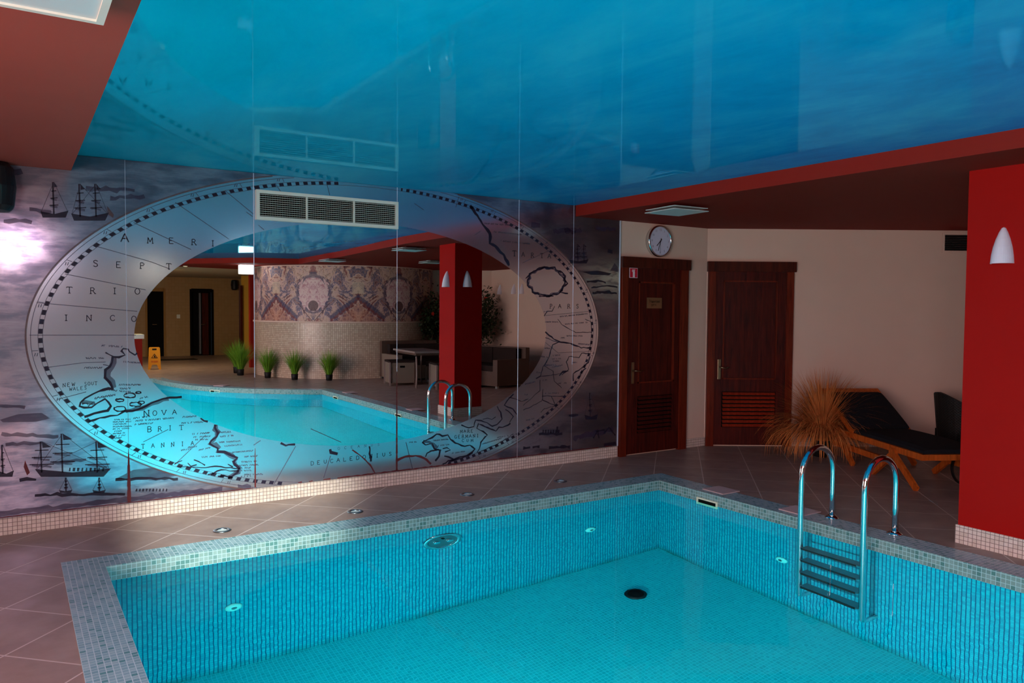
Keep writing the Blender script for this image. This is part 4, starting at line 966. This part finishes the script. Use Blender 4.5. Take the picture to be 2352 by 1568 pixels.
# ------------------------------------------------------------------ wall sconces
def sconce(loc_, rz, label, first=None):
    if first: o = copy_tree(first); o.location = loc_; o.rotation_euler = (0, 0, rz)
    else:
        o = empty('wall_sconce', loc_, rz); mb_ = MB(); prof = [(.0, .235), (.012, .228), (.026, .200), (.042, .155), (.055, .105), (.063, .055), (.068, .0)]
        seg = 18
        for i in range(len(prof)-1):
            (r0, z0_), (r1, z1_) = prof[i], prof[i+1]
            for k_ in range(seg):
                t0, t1 = -pi/2+pi*k_/seg, -pi/2+pi*(k_+1)/seg
                f = lambda r, t, z: (r*1.25*cos(t), r*sin(t), z)
                mb_.face([f(r1, t0, z1_), f(r1, t1, z1_), f(r0, t1, z0_), f(r0, t0, z0_)])
        mb_.build('shade', M['sconce'], o, smooth=True)
        MB().lathe([(.028, .02), (.028, .09), (.012, .11)], (.035, 0, 0), 16).build('bulb', M['lampglass'], o, smooth=True)
    tag(o, label, 'wall lamp', 'white bullet-shaped wall sconces'); return o
S0 = sconce((CX0, -3.755, 1.868), pi, 'white bullet-shaped sconce on the pool side of the red column')
sconce((5.55, CY1, 1.868), pi/2, 'white bullet-shaped sconce on the column face turned to the mirror', S0)
sconce((9.85, -9.45, 1.91), pi, 'white sconce nearest the corner on the far cream wall', S0)
sconce((9.85, -8.84, 1.91), pi, 'middle white sconce of the three on the far cream wall', S0)
sconce((9.85, -8.50, 1.91), pi, 'white sconce at the mirror joint on the far cream wall', S0)

# ------------------------------------------------------------------ pool ladder
LD = empty('pool_ladder', (4.94, -2.965, 0)); tag(LD, 'stainless steel pool ladder with two arched handrails and four steps', 'ladder')
XF, XB, R_ = -.165, .205, .0215     # front post, back post relative to pool wall
for yy in (.245, -.245):
    r = (XB-XF)/2; cx = (XF+XB)/2; pts = [(XB, yy, .008), (XB, yy, .15), (XB, yy, .30)]
    zc = .58-.021-r
    pts = [(XB, yy, .008), (XB, yy, .2), (XB, yy, zc-.05)]
    for i in range(0, 13): t = pi*i/12; pts.append((cx+r*cos(t), yy, zc+r*sin(t)))
    pts += [(XF, yy, zc-.05), (XF, yy, 0), (XF, yy, -.6), (XF, yy, -1.25)]
    for i in range(1, 6): t = pi/2*i/5; pts.append((XF+.06*(1-cos(t)), yy, -1.25-.06*sin(t)))
    pts.append((-.01, yy, -1.31))
    MB().tube(pts, R_, 16).build('handrail', M['steel'], LD, smooth=True)
    MB().lathe([(.024, 0), (.052, 0), (.052, .008), (.034, .018), (.024, .026)], (XB, yy, .0085), 24).build('flange', M['steel'], LD, smooth=True)
for zz in (-.30, -.57, -.83, -1.09):
    st = MB().b(XF-.03, XF+.055, -.225, .225, zz-.012, zz+.012).build('step', M['steel_dull'], LD, bevel=.004)
    MB().b(XF-.034, XF-.030, -.215, .215, zz-.02, zz+.014).build('tread_edge', M['black'], st)

# skimmers, nozzles, jet, drain
def skimmer(loc_, rz, label, first=None):
    if first: o = copy_tree(first); o.location = loc_; o.rotation_euler = (0, 0, rz)
    else:
        o = empty('pool_skimmer', loc_, rz); mb_ = MB(); mb_.b(-.012, 0, -.115, .115, .028, .040); mb_.b(-.012, 0, -.115, -.100, -.055, .028); mb_.b(-.012, 0, .100, .115, -.055, .028); mb_.b(-.012, 0, -.115, .115, -.067, -.055)
        mb_.build('frame', M['skimmer'], o); MB().b(-.004, -.001, -.100, .100, -.055, .028).build('throat', M['vent_dark'], o)
        MB().b(-.008, -.005, -.098, .098, -.053, -.010).build('flap', M['skimmer'], o)
    tag(o, label, 'pool skimmer', 'cream skimmer openings at the waterline'); return o
K0 = skimmer((4.94, -1.68, -.085), 0, 'cream pool skimmer at the waterline near the far corner')
skimmer((4.94, -4.53, -.085), 0, 'cream pool skimmer reflected just left of the ladder', K0)
skimmer((4.94, -7.22, -.085), 0, 'cream pool skimmer reflected beside the pool corner', K0)
skimmer((3.31+.008, -9.39, -.085), radians(-38+0), 'cream pool skimmer reflected in the curved pool side', K0)
def plq(x, y, label, first=None, rz=0):
    if first: o = first.copy(); C.objects.link(o)
    else: o = MB().b(-.105, .105, -.115, .115, 0, .006).build('skimmer_cover', M['plaque'], bevel=.002)
    o.location = (x, y, .0085); o.rotation_euler = (0, 0, rz); tag(o, label, 'cover plate', 'pale square cover plates on the coping'); return o
Q0 = plq(5.115, -1.67, 'pale square cover plate on coping above the skimmer near the corner')
plq(5.115, -2.46, 'pale square cover plate on coping beside the ladder', Q0)
plq(5.20, -4.50, 'pale square cover plate reflected just left of the ladder', Q0)
plq(5.22, -7.25, 'pale square cover plate reflected beside the pool corner', Q0)
plq(3.50, -9.66, 'pale square cover plate reflected on the curved coping', Q0, radians(-38))
def nozzle(loc_, rz, label, first=None):
    if first: o = copy_tree(first); o.location = loc_; o.rotation_euler = (0, 0, rz)
    else:
        o = empty('inlet_nozzle', loc_, rz); R2 = Matrix.Rotation(pi/2, 3, 'X')
        MB().lathe([(.020, .001), (.055, .001), (.055, .010), (.040, .020), (.022, .022)], (0, 0, 0), 28, R2).build('nozzle_ring', M['nozzle'], o, smooth=True)
        MB().lathe([(.018, .022), (.018, .0235)], (0, 0, 0), 20, R2).build('nozzle_eye', M['steel_dull'], o)
    tag(o, label, 'pool nozzle', 'round inlet nozzles in the pool walls'); return o
N0 = nozzle((1.19, -1.10, -.91), 0, 'round pale inlet nozzle at the left of the long pool wall')
nozzle((4.14, -1.10, -.89), 0, 'round pale inlet nozzle near the far pool corner', N0)
nozzle((4.94, -2.44, -.93), -pi/2, 'round pale inlet nozzle left of the ladder underwater', N0)
jt = empty('counter_current_jet', (2.71, -1.10, -.44)); tag(jt, 'round chrome counter-current jet fitting under water in the long wall', 'pool jet')
R2 = Matrix.Rotation(pi/2, 3, 'X')
MB().lathe([(.120, .001), (.165, .001), (.168, .012), (.150, .022), (.125, .020), (.123, .006)], (0, 0, 0), 40, R2, False).build('ring', M['steel'], jt, smooth=True)
MB().lathe([(.124, .001), (.124, .010)], (0, 0, 0), 40, R2).build('faceplate', M['steel_dull'], jt)
for dx in (-.055, .055): MB().lathe([(.030, .010), (.030, .030), (.020, .034)], (dx, 0, .0), 20, R2).build('jet_nozzle', M['steel'], jt, smooth=True)
MB().lathe([(.014, .010), (.014, .024)], (0, 0, .07), 14, R2).build('button', M['black'], jt)
dr = empty('main_drain', (4.13, -1.69, PF)); tag(dr, 'dark round main drain on the pool floor', 'drain')
MB().lathe([(.088, .001), (.084, .018), (.066, .022)], (0, 0, 0), 32).build('drain_rim', M['black'], dr, smooth=True)
MB().lathe([(.062, .022), (.015, .028)], (0, 0, 0), 24).build('grate', M['vent_dark'], dr)
for i, (x, y, rz, lb) in enumerate(((.46, -3.9, 0, 'underwater lamp in the west pool wall, nearest the mirror'), (.46, -6.6, 0, 'underwater lamp in the middle of the west pool wall'), (.46, -9.4, 0, 'underwater lamp in the west pool wall, farthest from the mirror'))):
    o = empty('pool_lamp', (x, y, -.8)); tag(o, lb, 'pool lamp', 'underwater lamps'); RX = Matrix.Rotation(pi/2, 3, 'Y')
    MB().lathe([(.155, .001), (.17, .004), (.165, .02), (.15, .022), (.149, .008)], (0, 0, 0), 32, RX, False).build('rim', M['steel'], o, smooth=True)
    MB().lathe([(.148, .004), (.148, .012)], (0, 0, 0), 32, RX).build('lens', M['uwglass'], o)
# floor inlets of the deck
F0 = None
for (x, y, lb) in ((1.22, -.66, 'round grey deck drain nearest the bright left end'), (2.19, -.67, 'round grey deck drain second from the left'), (3.19, -.64, 'round grey deck drain third from the left'), (4.16, -.64, 'round grey deck drain nearest the far pool corner')):
    if F0 is None:
        o = empty('deck_drain', (x, y, 0)); MB().lathe([(.035, .001), (.062, .001), (.060, .006), (.036, .007), (.035, .002)], (0, 0, 0), 28, None, False).build('ring', M['steel_dull'], o, smooth=True)
        MB().lathe([(.034, .001), (.032, .003)], (0, 0, 0), 20).build('grate', M['lampglass'], o); F0 = o
    else: o = copy_tree(F0); o.location = (x, y, 0)
    tag(o, lb, 'drain', 'round drains in the deck along the mirror')

# ------------------------------------------------------------------ plants
def blades(mb_, n_, h, spread, droop, w_, r0=.05, seg=5):
    for _ in range(n_):
        az = random.uniform(0, 2*pi); tilt = (random.random()**.75)*spread; L_ = h*random.uniform(.6, 1.12); a0 = random.uniform(0, r0)
        p = Vector((a0*cos(az), a0*sin(az), 0)); th = tilt*.45; side = Vector((-sin(az+random.uniform(-.6, .6)), cos(az), 0)).normalized(); pr = None
        for i in range(seg+1):
            t = i/seg; wd = w_*(1-t)**.6+.0006; a_ = p-side*wd/2; b2 = p+side*wd/2
            if pr: mb_.face([pr[0], pr[1], b2, a_])
            pr = (a_, b2); th += (tilt*.55+droop*t*tilt)/seg*1.6
            p = p+Vector((sin(th)*cos(az), sin(th)*sin(az), cos(th)))*(L_/seg)
def keep(mb_, ok_):       # drop the leaf faces that would pass through a wall
    idx = [i for i, f in enumerate(mb_.f) if all(ok_(mb_.v[k]) for k in f)]
    mb_.f = [mb_.f[i] for i in idx]; mb_.uv = [mb_.uv[i] for i in idx]; mb_.mi = [mb_.mi[i] for i in idx]
dg_ = empty('potted_dry_grass', (7.30, -1.12, 0)); tag(dg_, 'bushy dried orange-brown ornamental grass in black pot by second door', 'potted plant')
MB().lathe([(.075, .0), (.09, .01), (.105, .17), (.11, .18), (.09, .18), (.085, .15)], (0, 0, 0), 24).build('pot', M['pot'], dg_, smooth=True)
mb = MB(); blades(mb, 2300, .76, 1.55, 1.12, .0085, .06, 7); mb.v = [(v[0], v[1], v[2]+.15) for v in mb.v]
keep(mb, lambda v: (Vector((7.30+v[0], -1.12+v[1], 0))-P6v).dot(W2N) > .02 and v[2] > .003); o = mb.build('dried_blades', M['dry'], dg_)
def green_plant(x, y, h, label, first=None):
    if first: o = copy_tree(first); o.location = (x, y, 0); o.rotation_euler = (0, 0, random.uniform(0, 6)); o.scale = (h/.63,)*3
    else:
        o = empty('potted_grass', (x, y, 0)); MB().lathe([(.055, 0), (.065, .005), (.075, .125), (.065, .13), (.06, .11)], (0, 0, 0), 20).build('pot', M['pot'], o, smooth=True)
        mb_ = MB(); blades(mb_, 420, .56, .80, .30, .0085, .055, 5); mb_.v = [(v[0], v[1], v[2]+.11) for v in mb_.v]; mb_.build('green_blades', M['green'], o)
    tag(o, label, 'potted plant', 'potted green grasses along the round wall'); return o
G0 = green_plant(5.744, -9.80, .60, 'potted green grass nearest the rattan sofa')
green_plant(5.155, -10.30, .63, 'potted green grass third from the left', G0)
green_plant(4.775, -11.0, .64, 'potted green grass just right of the mirror joint', G0)
green_plant(4.42, -11.95, .70, 'front potted green grass of the leftmost pair', G0)
green_plant(4.50, -12.60, .74, 'rear potted green grass of the leftmost pair', G0)
def bush(x, y, label, seed):
    random.seed(seed); o = empty('potted_hibiscus', (x, y, 0)); tag(o, label, 'potted plant', 'tall leafy potted shrubs in the corner')
    MB().lathe([(.14, 0), (.17, .02), (.20, .34), (.18, .35), (.16, .30)], (0, 0, 0), 20).build('pot', M['pot'], o, smooth=True)
    mb_ = MB(); ends = []
    for k_ in range(9):
        a_ = random.uniform(0, 6.28); r = random.uniform(.12, .34); z_ = random.uniform(1.1, 1.75); pts = [(0, 0, .3), (r*.3*cos(a_), r*.3*sin(a_), .8), (r*cos(a_), r*sin(a_), z_)]
        mb_.tube(pts, [.014, .010, .005], 6); ends.append(Vector(pts[-1])); ends.append(Vector(pts[1]).lerp(Vector(pts[2]), .5))
    mb_.build('branch', M['bark'], o); mb_ = MB()
    for _ in range(2600):
        e_ = random.choice(ends); p = e_+Vector((random.gauss(0, .13), random.gauss(0, .13), random.gauss(0, .17)))
        d = Vector((random.uniform(-1, 1), random.uniform(-1, 1), random.uniform(-.8, .6))).normalized(); s_ = d.cross(Vector((random.random(), random.random(), 1))).normalized(); L_ = random.uniform(.06, .11)
        mb_.face([p, p+d*L_*.5+s_*L_*.28, p+d*L_, p+d*L_*.5-s_*L_*.28])
    sn = Vector((-.544, .839)); keep(mb_, lambda v: math.hypot(v[0]+x-DC[0], v[1]+y-DC[1]) > DR+.03 and Vector((v[0]+x-9.85, v[1]+y+9.85)).dot(sn) > .02 and v[0]+x < 9.83)
    mb_.build('leaves', M['leaf'], o)
    for k_ in range(3):
        e_ = ends[k_*2]+Vector((-.12, .14, .1)); m2 = MB()
        for j in range(5):
            t = 2*pi*j/5; m2.face([e_, e_+Vector((.035*cos(t-.5), 0, .035*sin(t-.5))), e_+Vector((.05*cos(t), .01, .05*sin(t))), e_+Vector((.035*cos(t+.5), 0, .035*sin(t+.5)))])
        m2.build('flower', M['flower'], o)
bush(8.30, -10.12, 'leafy dark green shrub left of the red column in the mirror', 3); bush(9.25, -9.45, 'leafy dark green shrub right of the red column in the mirror', 5)

# ------------------------------------------------------------------ teak sun lounger
random.seed(11)
LG = empty('sun_lounger', (6.57, -2.60, 0)); tag(LG, 'teak sun lounger with dark charcoal cushion and raised backrest', 'sun lounger')
LG.rotation_euler = (0, 0, atan2(.876, .482))      # local +x runs from foot to head, local -y is the far side
LW = .64; HG = 1.18; ZF = .33
for yy in (-.02, -LW+.02):
    MB().b(.0, 1.80, yy-.018, yy+.018, ZF-.055, ZF).build('side_rail', M['teak'], LG, bevel=.004)
    MB().b(.35, 1.80, yy-.016, yy+.016, ZF-.19, ZF-.135).build('lower_rail', M['teak'], LG, bevel=.004)
for k_ in range(26):
    xx = .03+k_*(HG-.04)/25; MB().b(xx-.012, xx+.012, -LW+.04, -.04, ZF-.012, ZF-.001).build('slat', M['teak'], LG)
MB().b(-.02, .02, -LW, 0, ZF-.05, ZF).build('end_rail', M['teak'], LG, bevel=.006)
for yy in (.004, -LW-.004):
    MB().bar((.46, yy, ZF-.04), (.045, yy, 0.012), .03, .055).build('leg', M['teak'], LG, bevel=.003)
    MB().bar((.38, yy+(.032 if yy < 0 else -.0), ZF-.04), (.76, yy+(.032 if yy < 0 else -.0), .012), .028, .055).build('brace', M['teak'], LG, bevel=.003)
    MB().bar((1.46, yy, ZF-.05), (1.12, yy, 0.012), .03, .055).build('leg', M['teak'], LG, bevel=.003)
for yy in (-LW+.075,): MB().lathe([(.115, -.012), (.130, -.010), (.130, .010), (.115, .012), (.113, 0), (.115, -.012)], (.30, yy, .132), 32, Matrix.Rotation(pi/2, 3, 'X'), False).build('wheel', M['black'], LG, smooth=True)
BA = atan2(.34, .62); bl_ = .72; bdir = Vector((cos(BA), 0, sin(BA))); bn = Vector((-sin(BA), 0, cos(BA))); h0 = Vector((HG, 0, ZF))
for yy in (-.02, -LW+.02): MB().bar(h0+Vector((0, yy, 0)), h0+bdir*bl_+Vector((0, yy, 0)), .036, .04, bn).build('back_rail', M['teak'], LG, bevel=.003)
MB().bar(h0+bdir*bl_+Vector((0, -.0, .0)), h0+bdir*bl_+Vector((0, -LW, .0)), .045, .075, bdir).build('head_rail', M['teak'], LG, bevel=.003)
for k_ in range(12): p = h0+bdir*(.04+k_*.058); MB().bar(p+Vector((0, -.04, 0)), p+Vector((0, -LW+.04, 0)), .024, .012, bn).build('slat', M['teak'], LG)
def cushion(mb_, x0, x1, base, d, nn, th=.05):
    N_ = 14; row = []
    for i in range(N_+1):
        t = i/N_; q0 = base+d*(x0+(x1-x0)*t); puff = th*(.72+.28*sin(pi*min(1, max(0, t)))**.4); row.append((q0, puff))
    for i in range(N_):
        (a_, pa), (b2, pb) = row[i], row[i+1]; y0_, y1_ = Vector((0, -.025, 0)), Vector((0, -LW+.025, 0)); m0, m1 = Vector((0, -.07, 0)), Vector((0, -LW+.07, 0))
        mb_.face([a_+y0_+nn*pa*.6, b2+y0_+nn*pb*.6, b2+m0+nn*pb, a_+m0+nn*pa]); mb_.face([a_+m0+nn*pa, b2+m0+nn*pb, b2+m1+nn*pb, a_+m1+nn*pa]); mb_.face([a_+m1+nn*pa, b2+m1+nn*pb, b2+y1_+nn*pb*.6, a_+y1_+nn*pa*.6])
        mb_.face([a_+y0_, b2+y0_, b2+y0_+nn*pb*.6, a_+y0_+nn*pa*.6]); mb_.face([b2+y1_, a_+y1_, a_+y1_+nn*pa*.6, b2+y1_+nn*pb*.6]); mb_.face([b2+y0_, a_+y0_, a_+y1_, b2+y1_])
    for (q0, pf), fl in ((row[0], 1), (row[-1], -1)):
        P = [q0+Vector((0, -.025, 0)), q0+Vector((0, -LW+.025, 0)), q0+Vector((0, -LW+.025, 0))+nn*pf*.6, q0+Vector((0, -LW+.07, 0))+nn*pf, q0+Vector((0, -.07, 0))+nn*pf, q0+Vector((0, -.025, 0))+nn*pf*.6]
        mb_.face(P if fl == 1 else P[::-1])
mb = MB(); cushion(mb, .01, HG+.0, Vector((0, 0, ZF+.002)), Vector((1, 0, 0)), Vector((0, 0, 1))); mb.build('seat_cushion', M['cushion'], LG, smooth=False, recalc=True)
mb = MB(); cushion(mb, .03, bl_-.085, h0+bn*.022, bdir, bn); mb.build('back_cushion', M['cushion'], LG, recalc=True)

# dark rattan armchair behind the lounger
RC = empty('rattan_armchair', (8.50, -2.02, 0), radians(-33)); RC.scale = (.9, .9, .83); tag(RC, 'dark woven rattan armchair partly hidden behind the red column', 'armchair')
mb = MB(); P_ = []
N_ = 16
for i in range(N_+1):
    t = radians(-100+200*i/N_); rr = .34; zt = .86-.30*(abs(t)/radians(100))**1.6; P_.append((rr*cos(t+pi), rr*sin(t+pi)*1.0, zt))
for i in range(N_):
    a_, b2 = P_[i], P_[i+1]
    for k_, s_ in ((0, 1.0), (1, .90)):
        q4 = [(a_[0]*s_*.85, a_[1]*s_*.9, .05), (b2[0]*s_*.85, b2[1]*s_*.9, .05), (b2[0]*s_*1.06, b2[1]*s_*1.02, b2[2]), (a_[0]*s_*1.06, a_[1]*s_*1.02, a_[2])]
        mb.face(q4 if k_ else q4[::-1])
    mb.face([(a_[0]*1.06, a_[1]*1.02, a_[2]), (b2[0]*1.06, b2[1]*1.02, b2[2]), (b2[0]*.954, b2[1]*.918, b2[2]), (a_[0]*.954, a_[1]*.918, a_[2])])
mb.build('shell_back', M['weave_dark'], RC)
MB().b(-.24, .26, -.25, .25, .10, .36).build('seat_base', M['weave_dark'], RC, bevel=.02); MB().b(-.22, .27, -.24, .24, .362, .42).build('seat_cushion', M['cushion'], RC, bevel=.02)
for sx in (-.20, .22):
    for sy in (-.20, .20): MB().b(sx-.02, sx+.02, sy-.02, sy+.02, 0, .10).build('leg', M['black'], RC)

# ------------------------------------------------------------------ rattan lounge set seen in the mirror
def sofa(name, loc_, rz, L_, label, D_=.86, back=.80, m='weave', leftend=True, rightend=True):
    o = empty(name, loc_, rz); tag(o, label, 'sofa', 'grey-brown rattan sofas of the corner set')   # local: x along, seat faces +y
    mt = M[m]
    MB().b(0, L_, .0, D_, .045, .33).build('base', mt, o, bevel=.01)
    MB().b(0, L_, -.12, .0, .045, back).build('backrest', M['weave_mid'], o, bevel=.01)
    x0_ = .12 if leftend else 0; x1_ = L_-(.12 if rightend else 0)
    if leftend: MB().b(-.0, .12, .0, D_, .33, .56).build('armrest', mt, o, bevel=.008)
    if rightend: MB().b(L_-.12, L_, .0, D_, .33, .56).build('armrest', mt, o, bevel=.008)
    k_ = max(1, round((x1_-x0_)/.75)); w_ = (x1_-x0_)/k_
    for i in range(k_):
        MB().b(x0_+i*w_+.008, x0_+(i+1)*w_-.008, .16, D_-.01, .332, .44).build('seat_cushion', M['sofacushion'], o, bevel=.025)
        MB().b(x0_+i*w_+.008, x0_+(i+1)*w_-.008, .005, .15, .335, .76).build('back_cushion', M['sofacushion'], o, bevel=.03)
    for sx in (.05, L_-.05):
        for sy in (-.08, D_-.05): MB().b(sx-.025, sx+.025, sy-.025, sy+.025, 0, .045).build('leg', M['steel_dull'], o)
    return o
sofa('rattan_sofa', (6.90, -9.66, 0), 0, 1.35, 'long rattan sofa standing left of the column, its light woven end showing', .80, .83, 'weave', True, False)
sofa('rattan_sofa', (8.23, -8.79, 0), radians(75), 2.10, 'rattan sofa right of the column with light front post and dark side', .84, .78, 'weave_mid', False, True)
o = sofa
AR = empty('rattan_armrest_unit', (0, 0, 0)); AR.parent = None; bpy.data.objects.remove(AR)
def cube_seat(x, y, rz, label, first=None):
    if first: o = copy_tree(first); o.location = (x, y, 0); o.rotation_euler = (0, 0, rz)
    else:
        o = empty('rattan_stool', (x, y, 0), rz); MB().b(-.25, .25, -.25, .25, .05, .46).build('body', M['weave'], o, bevel=.012)
        MB().b(-.27, -.24, -.27, -.24, 0, .47).build('post', M['table'], o); MB().b(-.27, -.24, .24, .27, 0, .47).build('post', M['table'], o); MB().b(.24, .27, .24, .27, 0, .47).build('post', M['weave_mid'], o)
        MB().b(-.26, .26, -.26, .26, .462, .50).build('seat_cushion', M['sofacushion'], o, bevel=.012); MB().b(-.05, .05, .2505, .2525, .36, .40).build('handle_hole', M['vent_dark'], o)
    tag(o, label, 'stool', 'square rattan stools'); return o
C0 = cube_seat(6.70, -8.30, radians(12), 'square rattan stool under the left end of the table')
cube_seat(7.18, -7.20, radians(12), 'square rattan stool partly behind the red column', C0)
TB = empty('rattan_table', (6.98, -7.98, 0), radians(96)); tag(TB, 'dining table with pale edged top and thin curved legs in the corner', 'table')
MB().b(-.66, .66, -.33, .33, .685, .72).build('table_top', M['table'], TB, bevel=.006); MB().b(-.62, .62, -.29, .29, .64, .684).build('apron', M['weave_mid'], TB)
for sx in (-.58, .58):
    for sy in (-.27, .27): MB().tube([(sx, sy, .62), (sx*.93, sy*.9, .40), (sx*.93, sy*.9, .2), (sx*1.0, sy, 0)], .018, 8).build('leg', M['table'], TB, smooth=True)

# ------------------------------------------------------------------ corridor things
dl = empty('downlight', (MX(427, -12.75), -12.75, SOF)); tag(dl, 'tiny lit round downlight in the soffit at the corridor entrance', 'ceiling lamp'); MB().lathe([(.05, 0), (.055, -.012), (.042, -.014)], (0, 0, 0), 20, None, False).build('rim', M['white'], dl); MB().lathe([(.042, -.004), (.040, -.010)], (0, 0, 0), 20).build('lens', M['litdown'], dl)
ws = empty('wet_floor_sign', (3.02, -14.7, 0), radians(8)); tag(ws, 'yellow folding wet-floor sign standing in the corridor', 'sign')
for sgn in (1, -1):
    t_ = radians(11)*sgn; mb = MB(); H_ = .56
    pol = [(-.145, 0), (-.095, 0), (-.055, .12), (.055, .12), (.095, 0), (.145, 0), (.125, H_-.02), (.105, H_), (-.105, H_), (-.125, H_-.02)]
    mb.plateXZ(pol, -.008, .008)
    mb.v = [(v[0], (v[1]*cos(t_)+(H_-v[2])*sin(t_)), v[2]*cos(t_)) for v in mb.v]; pn = mb.build('sign_panel', M['signyellow'], ws, recalc=True)
    if sgn == 1:
        pr_ = lambda x, z, off=.0105: (x, off*cos(t_)+(H_-z)*sin(t_), z*cos(t_))
        mb = MB(); mb.face([pr_(-.05, .485), pr_(.05, .485), pr_(.05, .525), pr_(-.05, .525)]); mb.build('hand_hole', M['signblack'], pn)
        mb = MB(); tri = [(0, .40), (-.075, .285), (.075, .285)]; ins = [(0, .378), (-.055, .296), (.055, .296)]
        for i in range(3): a_, b2, c2, d2_ = tri[i], tri[(i+1) % 3], ins[(i+1) % 3], ins[i]; mb.face([pr_(*a_), pr_(*b2), pr_(*c2), pr_(*d2_)])
        mb.face([pr_(-.012, .345), pr_(.012, .345), pr_(.03, .303), pr_(-.01, .303)]); mb.face([pr_(.0, .36), pr_(.012, .36), pr_(.012, .348), pr_(.0, .348)]); mb.build('warning_symbol', M['signblack'], pn)
        mb = MB()
        for zz in (.205, .180):
            for i in range(7): mb.face([pr_(-.075+i*.022, zz), pr_(-.060+i*.022, zz), pr_(-.060+i*.022, zz+.015), pr_(-.075+i*.022, zz+.015)])
        mb.build('red_print', M['signred'], pn)
cb = empty('red_counter', (2.25, -13.9, 0)); tag(cb, 'dark red counter pedestal with white top at the corridor edge', 'counter')
MB().b(-.40, .36, -.25, .25, 0, .80).build('body', M['redsoffit'], cb, bevel=.01); MB().b(-.42, .40, -.27, .27, .802, .90).build('counter_top', M['white'], cb, bevel=.02)
mt_ = MB().b(-.55, .55, -.30, .30, 0, .012).build('door_mat', M['black']); mt_.location = (4.1, -18.2, 0.0005); tag(mt_, 'thin black door mat on the corridor floor', 'mat')
def speaker(loc_, rz, label, s=1.0):
    o = empty('wall_speaker', loc_, rz); tag(o, label, 'speaker')     # local: -y faces the room
    mb_ = MB(); pr = [(.0, -.17*s), (.07*s, -.165*s), (.10*s, -.13*s), (.115*s, 0), (.10*s, .13*s), (.07*s, .165*s), (.0, .17*s)]
    seg = 12; f = lambda r, t, z: (r*cos(t), -.06*s-r*1.25*sin(t), z)
    for i in range(len(pr)-1):
        for k_ in range(seg):
            t0, t1 = pi*k_/seg, pi*(k_+1)/seg; (r0, z0_), (r1, z1_) = pr[i], pr[i+1]; mb_.face([f(r0, t0, z0_), f(r0, t1, z0_), f(r1, t1, z1_), f(r1, t0, z1_)])
        (r0, z0_), (r1, z1_) = pr[i], pr[i+1]; mb_.face([(-r0, -.06*s, z0_), (r0, -.06*s, z0_), (r1, -.06*s, z1_), (-r1, -.06*s, z1_)])
    mb_.build('cabinet', M['black'], o, smooth=True); MB().b(-.02*s, .02*s, -.06*s, 0, -.03*s, .03*s).build('bracket', M['steel_dull'], o); return o
speaker((-.05, -.016, 2.33), 0, 'black rounded wall speaker mounted on the mirror panel printed with ships', .95)
sx_ = MX(538, YS+.02); speaker((sx_, YS, 2.28), pi, 'small black speaker high on the tan corridor wall', 1.0)
pl = MB().b(-.05, .05, 0, .008, -.06, .06).build('wall_switch', M['white']); pl.location = (MX(410, YS), YS+.001, 1.25); tag(pl, 'small white switch plate on the tan corridor wall', 'switch')
